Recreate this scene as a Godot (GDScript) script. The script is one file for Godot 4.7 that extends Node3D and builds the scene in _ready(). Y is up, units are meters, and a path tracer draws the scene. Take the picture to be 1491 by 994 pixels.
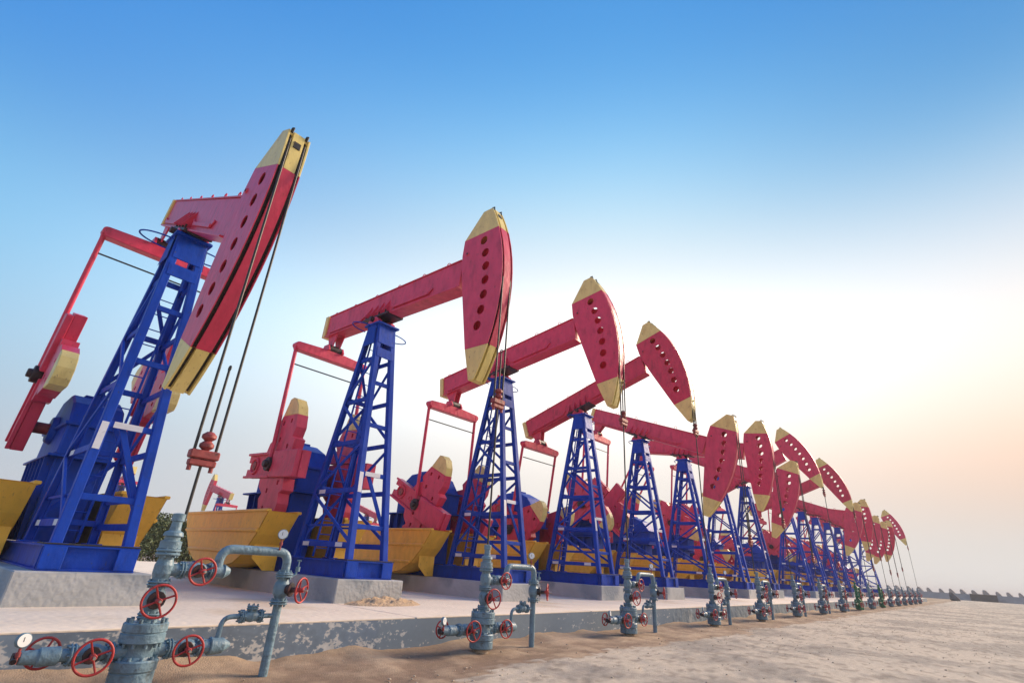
extends Node3D
# A row of pumpjacks beside a low concrete platform, wellheads in front, hazy evening sky.
# World: wells stand on x = 0 and run away along -z; pumpjacks stand on the platform at x < 0.

const Z0 := 2.338
const STEP := 5.557
const PAD_Y := 0.51
const PAD_X := -0.858
const FOOT_Y := 1.0
const PIVOT := Vector2(-5.1, 8.15)

var M := {}
var taken := {}

# ------------------------------------------------------------------ mesh builder
class Mb:
	var v := PackedVector3Array()
	var n := PackedVector3Array()
	var c := PackedColorArray()

	func tri(a: Vector3, b: Vector3, d: Vector3) -> void:      # a b d anticlockwise seen from outside
		var m := (b - a).cross(d - a)
		if m.length_squared() < 1e-16:
			return
		m = m.normalized()
		v.append_array(PackedVector3Array([a, d, b]))
		n.append_array(PackedVector3Array([m, m, m]))

	func quad(a: Vector3, b: Vector3, d: Vector3, e: Vector3) -> void:
		tri(a, b, d)
		tri(a, d, e)

	func squad(a, b, d, e, na, nb, nd, ne) -> void:             # smooth quad, normals given
		v.append_array(PackedVector3Array([a, d, b, a, e, d]))
		n.append_array(PackedVector3Array([na, nd, nb, na, ne, nd]))

	# polygon poly (anticlockwise) in the x-y plane of frame f, extruded along z from d0 to d1, edges chamfered by bev
	func prism(poly: PackedVector2Array, f: Transform3D, d0: float, d1: float, bev := 0.0) -> void:
		var k := poly.size()
		var area := 0.0
		for i in k:
			area += poly[i].cross(poly[(i + 1) % k])
		if area < 0.0:
			poly = poly.duplicate()
			poly.reverse()
		var inner := PackedVector2Array()
		for i in k:
			var p0 := poly[(i + k - 1) % k]
			var p1 := poly[i]
			var p2 := poly[(i + 1) % k]
			var e0 := (p1 - p0).normalized()
			var e1 := (p2 - p1).normalized()
			var m := (Vector2(-e0.y, e0.x) + Vector2(-e1.y, e1.x))
			var l := maxf(m.length(), 0.2)
			m = m / l
			var s := bev / maxf(0.5 * l, 0.35)
			inner.append(p1 + m * minf(s, bev * 2.0))
		for i in k:
			var a := poly[i]
			var b := poly[(i + 1) % k]
			quad(f * Vector3(a.x, a.y, d0 + bev), f * Vector3(b.x, b.y, d0 + bev), f * Vector3(b.x, b.y, d1 - bev), f * Vector3(a.x, a.y, d1 - bev))
			if bev > 0.0:
				var ai := inner[i]
				var bi := inner[(i + 1) % k]
				quad(f * Vector3(a.x, a.y, d1 - bev), f * Vector3(b.x, b.y, d1 - bev), f * Vector3(bi.x, bi.y, d1), f * Vector3(ai.x, ai.y, d1))
				quad(f * Vector3(ai.x, ai.y, d0), f * Vector3(bi.x, bi.y, d0), f * Vector3(b.x, b.y, d0 + bev), f * Vector3(a.x, a.y, d0 + bev))
		var idx := Geometry2D.triangulate_polygon(inner)
		for i in range(0, idx.size(), 3):
			var a := inner[idx[i]]
			var b := inner[idx[i + 1]]
			var d := inner[idx[i + 2]]
			if (b - a).cross(d - a) < 0.0:
				var t := b
				b = d
				d = t
			tri(f * Vector3(a.x, a.y, d1), f * Vector3(b.x, b.y, d1), f * Vector3(d.x, d.y, d1))
			tri(f * Vector3(a.x, a.y, d0), f * Vector3(d.x, d.y, d0), f * Vector3(b.x, b.y, d0))

	static func rect(w: float, h: float, ch := 0.0) -> PackedVector2Array:
		var x := w * 0.5
		var y := h * 0.5
		if ch <= 0.0:
			return PackedVector2Array([Vector2(-x, -y), Vector2(x, -y), Vector2(x, y), Vector2(-x, y)])
		return PackedVector2Array([Vector2(-x + ch, -y), Vector2(x - ch, -y), Vector2(x, -y + ch), Vector2(x, y - ch), Vector2(x - ch, y), Vector2(-x + ch, y), Vector2(-x, y - ch), Vector2(-x, -y + ch)])

	static func isec(h: float, w: float, tf: float, tw: float) -> PackedVector2Array:   # I section, h along y, flanges w along x
		var x := w * 0.5
		var y := h * 0.5
		var q := tw * 0.5
		return PackedVector2Array([Vector2(-x, -y), Vector2(x, -y), Vector2(x, -y + tf), Vector2(q, -y + tf), Vector2(q, y - tf), Vector2(x, y - tf), Vector2(x, y), Vector2(-x, y), Vector2(-x, y - tf), Vector2(-q, y - tf), Vector2(-q, -y + tf), Vector2(-x, -y + tf)])

	static func chan(h: float, w: float, t: float) -> PackedVector2Array:     # channel, back at x = +w/2, open towards -x
		var x := w * 0.5
		var y := h * 0.5
		return PackedVector2Array([Vector2(-x, -y), Vector2(x, -y), Vector2(x, y), Vector2(-x, y), Vector2(-x, y - t), Vector2(x - t, y - t), Vector2(x - t, -y + t), Vector2(-x, -y + t)])

	static func look(o: Vector3, axis: Vector3, xdir: Vector3) -> Transform3D:  # z = axis, x near xdir
		var z := axis.normalized()
		var x := (xdir - z * xdir.dot(z)).normalized()
		return Transform3D(Basis(x, z.cross(x), z), o)

	func bar(a: Vector3, b: Vector3, prof: PackedVector2Array, xdir: Vector3, bev := 0.0) -> void:
		prism(prof, look(a, b - a, xdir), 0.0, a.distance_to(b), bev)

	func box(at: Vector3, size: Vector3, bev := 0.01, b := Basis.IDENTITY) -> void:
		prism(rect(size.x, size.y, bev), Transform3D(b, at), -size.z * 0.5, size.z * 0.5, bev)

	func lathe(prof: Array, f: Transform3D, k := 20) -> void:    # prof: Vector2(radius, along z of f)
		for i in prof.size() - 1:
			var p: Vector2 = prof[i]
			var q: Vector2 = prof[i + 1]
			var dir := (q - p)
			if dir.length() < 1e-6:
				continue
			var nn := Vector2(dir.y, -dir.x).normalized()
			for j in k:
				var a0 := TAU * j / k
				var a1 := TAU * (j + 1) / k
				var u0 := Vector3(cos(a0), sin(a0), 0)
				var u1 := Vector3(cos(a1), sin(a1), 0)
				var zz := Vector3(0, 0, 1)
				var n0 := f.basis * (u0 * nn.x + zz * nn.y)
				var n1 := f.basis * (u1 * nn.x + zz * nn.y)
				squad(f * (u0 * p.x + zz * p.y), f * (u1 * p.x + zz * p.y), f * (u1 * q.x + zz * q.y), f * (u0 * q.x + zz * q.y), n0, n1, n1, n0)

	func cyl(a: Vector3, b: Vector3, r0: float, r1 := -1.0, k := 14, ch := 0.0) -> void:
		if r1 < 0.0:
			r1 = r0
		var l := a.distance_to(b)
		var side := Vector3.UP if absf((b - a).normalized().y) < 0.9 else Vector3.RIGHT
		var f := look(a, b - a, side)
		if ch > 0.0:
			lathe([Vector2(0, 0), Vector2(r0 - ch, 0), Vector2(r0, ch), Vector2(r1, l - ch), Vector2(r1 - ch, l), Vector2(0, l)], f, k)
		else:
			lathe([Vector2(0, 0), Vector2(r0, 0), Vector2(r1, l), Vector2(0, l)], f, k)

	func tube(pts: Array, r: float, k := 10) -> void:
		var prev := []
		var prevn := []
		var side := Vector3.UP
		for i in pts.size():
			var d: Vector3
			if i == 0:
				d = pts[1] - pts[0]
			elif i == pts.size() - 1:
				d = pts[i] - pts[i - 1]
			else:
				d = (pts[i + 1] - pts[i]).normalized() + (pts[i] - pts[i - 1]).normalized()
			d = d.normalized()
			if i == 0 and absf(d.y) > 0.9:
				side = Vector3.RIGHT
			side = (side - d * side.dot(d)).normalized()
			var up := d.cross(side)
			var ring := []
			var rn := []
			for j in k:
				var a := TAU * j / k
				var u: Vector3 = side * cos(a) + up * sin(a)
				ring.append(pts[i] + u * r)
				rn.append(u)
			if i > 0:
				for j in k:
					var j2 := (j + 1) % k
					squad(prev[j], prev[j2], ring[j2], ring[j], prevn[j], prevn[j2], rn[j2], rn[j])
			if i == 0 or i == pts.size() - 1:
				for j in range(1, k - 1):
					if i == 0:
						tri(ring[0], ring[j + 1], ring[j])
					else:
						tri(ring[0], ring[j], ring[j + 1])
			prev = ring
			prevn = rn

	func torus(f: Transform3D, R: float, r: float, k := 28, m := 8) -> void:
		for i in k:
			for j in m:
				var q := []
				var qn := []
				for o in [[0, 0], [1, 0], [1, 1], [0, 1]]:
					var a: float = TAU * (i + o[0]) / k
					var b: float = TAU * (j + o[1]) / m
					var u := Vector3(cos(a), sin(a), 0)
					var w := u * cos(b) + Vector3(0, 0, sin(b))
					q.append(f * (u * R + w * r))
					qn.append(f.basis * w)
				squad(q[0], q[1], q[2], q[3], qn[0], qn[1], qn[2], qn[3])

	func mesh() -> ArrayMesh:
		var a := []
		a.resize(Mesh.ARRAY_MAX)
		a[Mesh.ARRAY_VERTEX] = v
		a[Mesh.ARRAY_NORMAL] = n
		if c.size() == v.size():
			a[Mesh.ARRAY_COLOR] = c
		var m := ArrayMesh.new()
		m.add_surface_from_arrays(Mesh.PRIMITIVE_TRIANGLES, a)
		return m

# ------------------------------------------------------------------ nodes
func numbered(base: String) -> String:
	var k: int = taken.get(base, 0)
	taken[base] = k + 1
	return base if k == 0 else "%s_%03d" % [base, k]

func part(called: String, mb: Mb, mat: Material, parent: Node) -> MeshInstance3D:
	var o := MeshInstance3D.new()
	o.name = called
	o.mesh = mb.mesh()
	o.material_override = mat
	parent.add_child(o, true)
	return o

func again(called: String, mesh: Mesh, mat: Material, parent: Node, at: Transform3D) -> MeshInstance3D:
	var o := MeshInstance3D.new()
	o.name = called
	o.mesh = mesh
	o.material_override = mat
	o.transform = at
	parent.add_child(o, true)
	return o

func thing(called: String, label: String, category: String, at := Vector3.ZERO, group := "") -> Node3D:
	var o := Node3D.new()
	o.name = numbered(called)
	o.position = at
	add_child(o)
	tag(o, label, category, group)
	return o

func tag(o: Node, label: String, category: String, group := "") -> void:
	o.set_meta("label", label)
	o.set_meta("category", category)
	if group != "":
		o.set_meta("group", group)

func structure(called: String, mb: Mb, mat: Material) -> MeshInstance3D:
	var o := part(numbered(called), mb, mat, self)
	o.set_meta("kind", "structure")
	return o

# ------------------------------------------------------------------ materials
func noise(sd: int, freq: float, oct := 4) -> FastNoiseLite:
	var f := FastNoiseLite.new()
	f.seed = sd
	f.frequency = freq
	f.noise_type = FastNoiseLite.TYPE_SIMPLEX_SMOOTH
	f.fractal_type = FastNoiseLite.FRACTAL_FBM
	f.fractal_octaves = oct
	return f

func field(sd: int, freq: float, size: int, oct := 4) -> PackedByteArray:
	var im := noise(sd, freq, oct).get_seamless_image(size, size, false, false, 0.15, true)
	im.convert(Image.FORMAT_L8)
	return im.get_data()

var normal_cache := {}
func bump(sd: int, freq: float, strength: float) -> ImageTexture:
	var key := "%d %f %f" % [sd, freq, strength]
	if not normal_cache.has(key):
		var im := noise(sd, freq, 5).get_seamless_image(256, 256, false, false, 0.15, true)
		im.convert(Image.FORMAT_RGBA8)
		im.bump_map_to_normal_map(strength)
		normal_cache[key] = ImageTexture.create_from_image(im)
	return normal_cache[key]

func rgb(r: float, g: float, b: float) -> Color:
	return Color(r / 255.0, g / 255.0, b / 255.0)

# painted or raw surface: colour with mottling, and grime / rust / chips where a second field passes a threshold
func surface(base: Color, sd: int, mottle: float, second: Color, amount: float, rough: float, scale: float, nstr := 0.0, nfreq := 0.03, sharp := 6.0, freq2 := 0.012, chips := 0.0, streak := 1.0) -> StandardMaterial3D:
	var size := 256
	var a := field(sd, 0.02, size, 5)
	var b := field(sd + 71, freq2, size, 6)
	var chip := field(sd + 133, 0.07, size, 3)
	var bytes := PackedByteArray()
	bytes.resize(size * size * 3)
	for i in size * size:
		var t := (a[i] / 255.0 - 0.5) * 2.0 * mottle
		var w := clampf((b[i] / 255.0 - (1.0 - amount)) * sharp, 0.0, 1.0)
		var col := Color(base.r * (1.0 + t), base.g * (1.0 + t), base.b * (1.0 + t)).lerp(second, w)
		if chips > 0.0:
			col = col.lerp(Color(0.40, 0.27, 0.21), clampf((chip[i] / 255.0 - 0.80) * 9.0, 0.0, 1.0) * chips)
		bytes[i * 3] = int(clampf(col.r, 0, 1) * 255.0)
		bytes[i * 3 + 1] = int(clampf(col.g, 0, 1) * 255.0)
		bytes[i * 3 + 2] = int(clampf(col.b, 0, 1) * 255.0)
	var m := StandardMaterial3D.new()
	m.albedo_texture = ImageTexture.create_from_image(Image.create_from_data(size, size, false, Image.FORMAT_RGB8, bytes))
	m.roughness = rough
	m.uv1_triplanar = true
	m.uv1_world_triplanar = true
	m.uv1_scale = Vector3(scale * streak, scale / streak, scale * streak)
	if nstr > 0.0:
		m.normal_enabled = true
		m.normal_texture = bump(sd, nfreq, nstr)
	return m

func plain(c: Color, rough := 0.5, metal := 0.0) -> StandardMaterial3D:
	var m := StandardMaterial3D.new()
	m.albedo_color = c
	m.roughness = rough
	m.metallic = metal
	return m

func materials() -> void:
	M.red = surface(rgb(216, 68, 98), 11, 0.05, rgb(182, 58, 82), 0.34, 0.36, 0.45, 0.8, 0.03, 2.5, 0.016, 0.5, 1.5)
	M.blue = surface(rgb(22, 70, 178), 23, 0.07, rgb(26, 56, 136), 0.34, 0.5, 0.45, 0.8, 0.03, 2.5, 0.016, 0.5, 1.5)
	M.yellow = surface(rgb(232, 210, 130), 37, 0.04, rgb(212, 186, 110), 0.34, 0.42, 0.5, 0.8, 0.03, 2.5, 0.016, 0.5, 1.5)
	M.guard = surface(rgb(244, 188, 66), 41, 0.04, rgb(226, 168, 66), 0.32, 0.45, 0.5, 1.0, 0.03, 2.5, 0.016, 0.55, 1.6)
	M.red2 = surface(rgb(214, 76, 104), 12, 0.06, rgb(186, 66, 88), 0.38, 0.44, 0.4, 0.8, 0.03, 2.5, 0.016, 0.6, 1.5)
	M.red3 = surface(rgb(206, 60, 86), 13, 0.06, rgb(166, 54, 72), 0.38, 0.4, 0.5, 0.8, 0.03, 2.5, 0.016, 0.6, 1.5)
	M.blue2 = surface(rgb(26, 68, 166), 24, 0.08, rgb(32, 58, 128), 0.38, 0.55, 0.4, 0.8, 0.03, 2.5, 0.016, 0.6, 1.5)
	M.guard2 = surface(rgb(238, 182, 68), 42, 0.06, rgb(216, 160, 68), 0.36, 0.5, 0.4, 1.0, 0.03, 2.5, 0.016, 0.6, 1.6)
	for key in ["blue", "blue2"]:
		M[key].metallic_specular = 0.3
	for key in ["red", "red2", "red3"]:
		M[key].metallic_specular = 0.4
	M.teal = surface(rgb(108, 136, 152), 53, 0.08, rgb(70, 80, 84), 0.34, 0.48, 1.1, 2.0, 0.06, 4.0, 0.02, 0.4, 1.2)
	M.green = surface(rgb(24, 112, 74), 57, 0.08, rgb(40, 66, 52), 0.3, 0.48, 1.2, 1.5)
	M.wheel = surface(rgb(178, 50, 50), 61, 0.08, rgb(110, 46, 42), 0.32, 0.5, 1.5, 1.0, 0.03, 4.0, 0.02, 0.5)
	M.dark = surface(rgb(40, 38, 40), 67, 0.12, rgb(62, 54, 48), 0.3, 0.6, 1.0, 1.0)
	M.grease = surface(rgb(44, 36, 40), 69, 0.2, rgb(84, 44, 46), 0.4, 0.5, 1.0, 1.0)
	M.cable = surface(rgb(48, 46, 46), 73, 0.15, rgb(80, 70, 62), 0.3, 0.5, 2.0)
	M.clamp = surface(rgb(150, 66, 66), 79, 0.1, rgb(84, 46, 46), 0.34, 0.55, 1.2, 1.2)
	M.steel = plain(rgb(190, 186, 176), 0.32, 0.85)
	M.label = surface(rgb(222, 224, 232), 83, 0.03, rgb(180, 182, 190), 0.2, 0.5, 1.0)
	M.dial = plain(rgb(238, 240, 240), 0.35)
	M.concrete = surface(rgb(180, 181, 180), 91, 0.06, rgb(146, 152, 158), 0.42, 0.9, 0.22, 0.7, 0.15, 5.0, 0.008)
	M.slab = surface(rgb(229, 213, 193), 97, 0.03, rgb(214, 192, 164), 0.36, 0.92, 0.12, 0.3, 0.2, 4.0, 0.008)
	M.sand = surface(rgb(192, 164, 132), 101, 0.08, rgb(168, 140, 110), 0.36, 1.0, 0.8, 4.0, 0.06, 4.0)
	M.clod = surface(rgb(194, 180, 162), 149, 0.1, rgb(172, 157, 140), 0.4, 1.0, 0.6, 2.0)
	M.wallstone = surface(rgb(176, 162, 152), 107, 0.1, rgb(154, 140, 130), 0.4, 0.95, 0.1)
	M.rock = surface(rgb(186, 170, 150), 109, 0.1, rgb(150, 134, 118), 0.4, 0.95, 1.0, 3.0)
	M.darkstone = surface(rgb(84, 78, 76), 113, 0.15, rgb(80, 74, 70), 0.36, 0.9, 0.3)
	M.bark = surface(rgb(86, 72, 58), 117, 0.15, rgb(60, 50, 42), 0.4, 0.95, 2.0)
	var leaf := StandardMaterial3D.new()
	leaf.vertex_color_use_as_albedo = true
	leaf.roughness = 0.7
	M.leaf = leaf

# ------------------------------------------------------------------ sky
func ramp(stops: Array, x: float) -> Vector3:
	for i in stops.size() - 1:
		if x <= stops[i + 1][0]:
			var t: float = clampf((x - stops[i][0]) / (stops[i + 1][0] - stops[i][0]), 0, 1)
			var a := Vector3(stops[i][1], stops[i][2], stops[i][3])
			var b := Vector3(stops[i + 1][1], stops[i + 1][2], stops[i + 1][3])
			return a.lerp(b, t * t * (3.0 - 2.0 * t) * 0.5 + t * 0.5)
	var l = stops[-1]
	return Vector3(l[1], l[2], l[3])

func soft(stops: Array, x: float) -> Vector3:
	var sum := Vector3.ZERO
	var all := 0.0
	var reach := minf(7.0, 1.5 + x * 0.35)
	for k in range(-6, 7):
		var w := exp(-k * k / 14.0)
		sum += ramp(stops, maxf(x + k * reach / 6.0, 0.0)) * w
		all += w
	return sum / all

func lin(s: float) -> float:
	s /= 255.0
	return s / 12.92 if s <= 0.04045 else pow((s + 0.055) / 1.055, 2.4)

func make_sky() -> Sky:
	var w := 720
	var h := 360
	# elevation in degrees and the sky's colour: in the blue west, in the white haze, and on the peach side where the sun goes down
	var west := [[0.0, 180, 188, 200], [6.0, 168, 186, 206], [14.0, 136, 186, 222], [25.0, 100, 176, 230], [38.0, 60, 138, 222], [57.0, 54, 128, 214], [90.0, 50, 118, 202]]
	var haze := [[0.0, 234, 230, 226], [5.0, 242, 236, 230], [10.0, 256, 248, 240], [17.0, 300, 294, 288], [24.0, 300, 300, 298], [31.0, 244, 250, 254], [38.0, 196, 231, 252], [44.0, 148, 206, 248], [51.0, 104, 174, 236], [57.0, 84, 158, 228], [75.0, 60, 132, 212], [90.0, 50, 118, 202]]
	var dusk := [[0.0, 234, 232, 228], [4.0, 226, 219, 213], [7.0, 238, 210, 192], [11.0, 264, 219, 188], [14.0, 267, 233, 211], [18.0, 272, 256, 244], [23.0, 250, 246, 244], [28.0, 214, 226, 240], [33.0, 168, 206, 236], [38.0, 112, 172, 224], [43.0, 90, 156, 218], [57.0, 66, 138, 216], [90.0, 50, 118, 202]]
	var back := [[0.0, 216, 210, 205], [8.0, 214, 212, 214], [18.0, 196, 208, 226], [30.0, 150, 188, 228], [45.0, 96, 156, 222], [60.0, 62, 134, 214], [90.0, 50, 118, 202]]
	var bytes := PackedFloat32Array()
	bytes.resize(w * h * 3)
	for y in h:
		var el := 90.0 - (y + 0.5) * 180.0 / h
		var e := maxf(el, 0.0)
		var cw := soft(west, e)
		var ch := soft(haze, e)
		var cd := soft(dusk, e)
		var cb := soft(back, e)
		for x in w:
			# panorama: the first column looks along -z, a quarter of the way along +x
			var az := (x + 0.5) / w * 360.0
			if az > 200.0:
				az -= 360.0
			var col := cw
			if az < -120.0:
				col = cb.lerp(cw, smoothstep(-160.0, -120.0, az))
			elif az < -30.0:
				col = cw.lerp(ch, smoothstep(-120.0, -30.0, az))
			elif az < 22.0:
				col = ch.lerp(cd, smoothstep(-30.0, 22.0, az))
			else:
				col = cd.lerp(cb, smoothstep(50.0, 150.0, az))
			var i := (y * w + x) * 3
			bytes[i] = lin(col.x)
			bytes[i + 1] = lin(col.y)
			bytes[i + 2] = lin(col.z)
	var im := Image.create_from_data(w, h, false, Image.FORMAT_RGBF, bytes.to_byte_array())
	var pm := PanoramaSkyMaterial.new()
	pm.panorama = ImageTexture.create_from_image(im)
	var s := Sky.new()
	s.sky_material = pm
	return s

# ------------------------------------------------------------------ pumpjack
const ARC_C := Vector2(-0.1, -0.25)      # centre of the head's arc, measured from the pivot
const ARC_R := 5.22
const SHAFT := Vector2(-8.75, 3.8)
const CRANK_R := 1.17
const PITMAN := 3.75
const TAIL := Vector2(-2.6, -0.45)

func head_back(y: float) -> float:
	var p := [[-2.72, 4.33], [-1.9, 4.1], [-0.15, 3.74], [0.75, 3.58], [1.39, 3.62], [2.1, 4.24]]
	for i in p.size() - 1:
		if y <= p[i + 1][0]:
			return lerpf(p[i][1], p[i + 1][1], clampf((y - p[i][0]) / (p[i + 1][0] - p[i][0]), 0, 1))
	return 4.24

func head_front(y: float) -> float:
	return ARC_C.x + sqrt(ARC_R * ARC_R - (y - ARC_C.y) * (y - ARC_C.y))

func outline(y0: float, y1: float, inset := 0.0) -> PackedVector2Array:
	var p := PackedVector2Array()
	var k := 6
	for i in k + 1:
		var y := lerpf(y0, y1, float(i) / k)
		p.append(Vector2(head_front(y) - inset, y))
	for i in k + 1:
		var y := lerpf(y1, y0, float(i) / k)
		p.append(Vector2(head_back(y), y))
	return p

func side_plate(zo: float, zi: float) -> Mb:       # pierced plate between the two tips
	var mb := Mb.new()
	var y0 := -1.9
	var y1 := 1.39
	var ys := [y0]
	var holes := []
	for i in 7:
		holes.append(-1.34 + i * 0.4133)
	ys.append(-1.55)
	for i in 6:
		ys.append(-1.34 + (i + 0.5) * 0.4133)
	ys.append(1.33)
	ys.append(y1)
	var out := 1.0 if zo > zi else -1.0
	for b in ys.size() - 1:
		var ya: float = ys[b]
		var yb: float = ys[b + 1]
		var q := [Vector2(head_back(ya), ya), Vector2(head_front(ya), ya), Vector2(head_front(yb), yb), Vector2(head_back(yb), yb)]
		var hc = null
		for hy in holes:
			if hy > ya and hy < yb:
				hc = Vector2(head_front(hy) - 0.57, hy)
		for z in [[zo, out], [zi, -out]]:
			var zz: float = z[0]
			if hc == null:
				var w := [Vector3(q[0].x, q[0].y, zz), Vector3(q[1].x, q[1].y, zz), Vector3(q[2].x, q[2].y, zz), Vector3(q[3].x, q[3].y, zz)]
				if z[1] > 0:
					mb.quad(w[0], w[1], w[2], w[3])
				else:
					mb.quad(w[3], w[2], w[1], w[0])
				continue
			var angs := []
			for k in 24:
				angs.append(TAU * k / 24.0)
			for cnr in q:
				angs.append(fposmod((cnr - hc).angle(), TAU))
			angs.sort()
			for k in angs.size():
				var a0: float = angs[k]
				var a1: float = angs[(k + 1) % angs.size()]
				if absf(a1 - a0) < 1e-5:
					continue
				var r := 0.125
				var i0: Vector2 = hc + Vector2.from_angle(a0) * r
				var i1: Vector2 = hc + Vector2.from_angle(a1) * r
				var o0 := edge_hit(q, hc, a0)
				var o1 := edge_hit(q, hc, a1)
				var w := [Vector3(i0.x, i0.y, zz), Vector3(o0.x, o0.y, zz), Vector3(o1.x, o1.y, zz), Vector3(i1.x, i1.y, zz)]
				if z[1] > 0:
					mb.quad(w[0], w[1], w[2], w[3])
				else:
					mb.quad(w[3], w[2], w[1], w[0])
				if z[1] == out:
					var zl := minf(zo, zi)
					var zh := maxf(zo, zi)
					mb.quad(Vector3(i1.x, i1.y, zl), Vector3(i0.x, i0.y, zl), Vector3(i0.x, i0.y, zh), Vector3(i1.x, i1.y, zh))
		# outer rims
		var lo := minf(zo, zi)
		var hi := maxf(zo, zi)
		mb.quad(Vector3(q[1].x, q[1].y, lo), Vector3(q[2].x, q[2].y, lo), Vector3(q[2].x, q[2].y, hi), Vector3(q[1].x, q[1].y, hi))
		mb.quad(Vector3(q[3].x, q[3].y, lo), Vector3(q[0].x, q[0].y, lo), Vector3(q[0].x, q[0].y, hi), Vector3(q[3].x, q[3].y, hi))
	return mb

func edge_hit(q: Array, c: Vector2, a: float) -> Vector2:
	var d := Vector2.from_angle(a)
	var best := 1e9
	for i in 4:
		var p: Vector2 = q[i]
		var e: Vector2 = q[(i + 1) % 4] - p
		var den := d.cross(e)
		if absf(den) < 1e-9:
			continue
		var t := (p - c).cross(e) / den
		var u := (p - c).cross(d) / den
		if t > 0.0 and u > -1e-4 and u < 1.0 + 1e-4:
			best = minf(best, t)
	return c + d * best

func arc_strip(mb: Mb, y0: float, y1: float, ro: float, ri: float, za: float, zb: float) -> void:   # curved bar following the head's arc
	var k := 16
	for i in k:
		var a0 := asin((lerpf(y0, y1, float(i) / k) - ARC_C.y) / ARC_R)
		var a1 := asin((lerpf(y0, y1, float(i + 1) / k) - ARC_C.y) / ARC_R)
		var p := []
		for a in [a0, a1]:
			for r in [ri, ro]:
				p.append(ARC_C + Vector2.from_angle(a) * (ARC_R + r))
		var A := Vector3(p[0].x, p[0].y, 0)
		var B := Vector3(p[1].x, p[1].y, 0)
		var C := Vector3(p[2].x, p[2].y, 0)
		var D := Vector3(p[3].x, p[3].y, 0)
		var U := Vector3(0, 0, za)
		var V := Vector3(0, 0, zb)
		mb.quad(B + U, D + U, D + V, B + V)
		mb.quad(C + U, A + U, A + V, C + V)
		mb.quad(A + V, B + V, D + V, C + V)
		mb.quad(C + U, D + U, B + U, A + U)
		if i == 0:
			mb.quad(A + U, B + U, B + V, A + V)
		if i == k - 1:
			mb.quad(C + V, D + V, D + U, C + U)

func make_head(parent: Node3D) -> Node3D:
	var mb := side_plate(0.2, 0.182)
	var head := part("horse_head", mb, M.red, parent)
	part("side_plate", side_plate(-0.2, -0.182), M.red, head)
	var fp := Mb.new()
	arc_strip(fp, -1.9, 1.39, -0.002, -0.03, -0.115, 0.115)
	part("front_plate", fp, M.red, head)
	var gp := Mb.new()
	arc_strip(gp, -1.9, 1.39, -0.07, -0.1, -0.181, 0.181)
	part("groove_plate", gp, M.dark, head)
	for s in [-1.0, 1.0]:
		var rail := Mb.new()
		arc_strip(rail, -1.9, 1.39, -0.031, -0.07, s * 0.115 - 0.008, s * 0.115 + 0.008)
		part("groove_rail", rail, M.dark, head)
	var bp := Mb.new()
	var pts := [-1.9, -0.15, 0.75, 1.39]
	for i in 3:
		var a := Vector3(head_back(pts[i]) + 0.012, pts[i], 0)
		var b := Vector3(head_back(pts[i + 1]) + 0.012, pts[i + 1], 0)
		bp.bar(a, b, Mb.rect(0.02, 0.36), Vector3.RIGHT)
	part("back_plate", bp, M.red, head)
	for s in [[-2.72, -1.902], [1.392, 2.1]]:
		var tp := Mb.new()
		tp.prism(outline(s[0], s[1]), Transform3D.IDENTITY, 0.165, 0.2, 0.004)
		tp.prism(outline(s[0], s[1]), Transform3D.IDENTITY, -0.2, -0.165, 0.004)
		tp.prism(outline(s[0], s[1]), Transform3D.IDENTITY, -0.1, 0.1, 0.004)
		tp.prism(outline(s[0], s[1], 0.09), Transform3D.IDENTITY, 0.1, 0.165, 0.0)
		tp.prism(outline(s[0], s[1], 0.09), Transform3D.IDENTITY, -0.165, -0.1, 0.0)
		part("head_tip", tp, M.yellow, head)
		for z in [-0.1325, 0.1325]:
			var gl := Mb.new()
			arc_strip(gl, s[0], s[1] - 0.03, -0.08, -0.088, z - 0.03, z + 0.03)
			part("groove_liner", gl, M.dark, head)
	# dark plate painted as the shade of a square hole, cable anchors at the top, pin boss on the cheek
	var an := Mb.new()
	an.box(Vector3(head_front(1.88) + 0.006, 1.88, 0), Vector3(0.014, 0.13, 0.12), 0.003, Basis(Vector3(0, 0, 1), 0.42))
	part("hole_shade_plate", an, M.dark, head)
	for z in [-0.1325, 0.1325]:
		var hook := Mb.new()
		hook.tube([Vector3(4.46, 2.08, z), Vector3(4.5, 2.16, z), Vector3(4.57, 2.15, z), Vector3(4.58, 2.06, z)], 0.018, 8)
		part("cable_anchor", hook, M.dark, head)
	var boss := Mb.new()
	boss.cyl(Vector3(3.8, 0.92, 0.195), Vector3(3.8, 0.92, 0.225), 0.06, 0.05, 14, 0.006)
	part("pin_boss", boss, M.red, head)
	var pin := Mb.new()
	pin.cyl(Vector3(3.8, 0.92, 0.22), Vector3(3.8, 0.92, 0.232), 0.03, -1.0, 12)
	part("head_pin", pin, M.dark, head)
	var bp2 := Mb.new()
	bp2.cyl(Vector3(3.8, 0.92, -0.225), Vector3(3.8, 0.92, -0.195), 0.05, 0.06, 14, 0.006)
	part("pin_boss", bp2, M.red, head)
	return head

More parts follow.
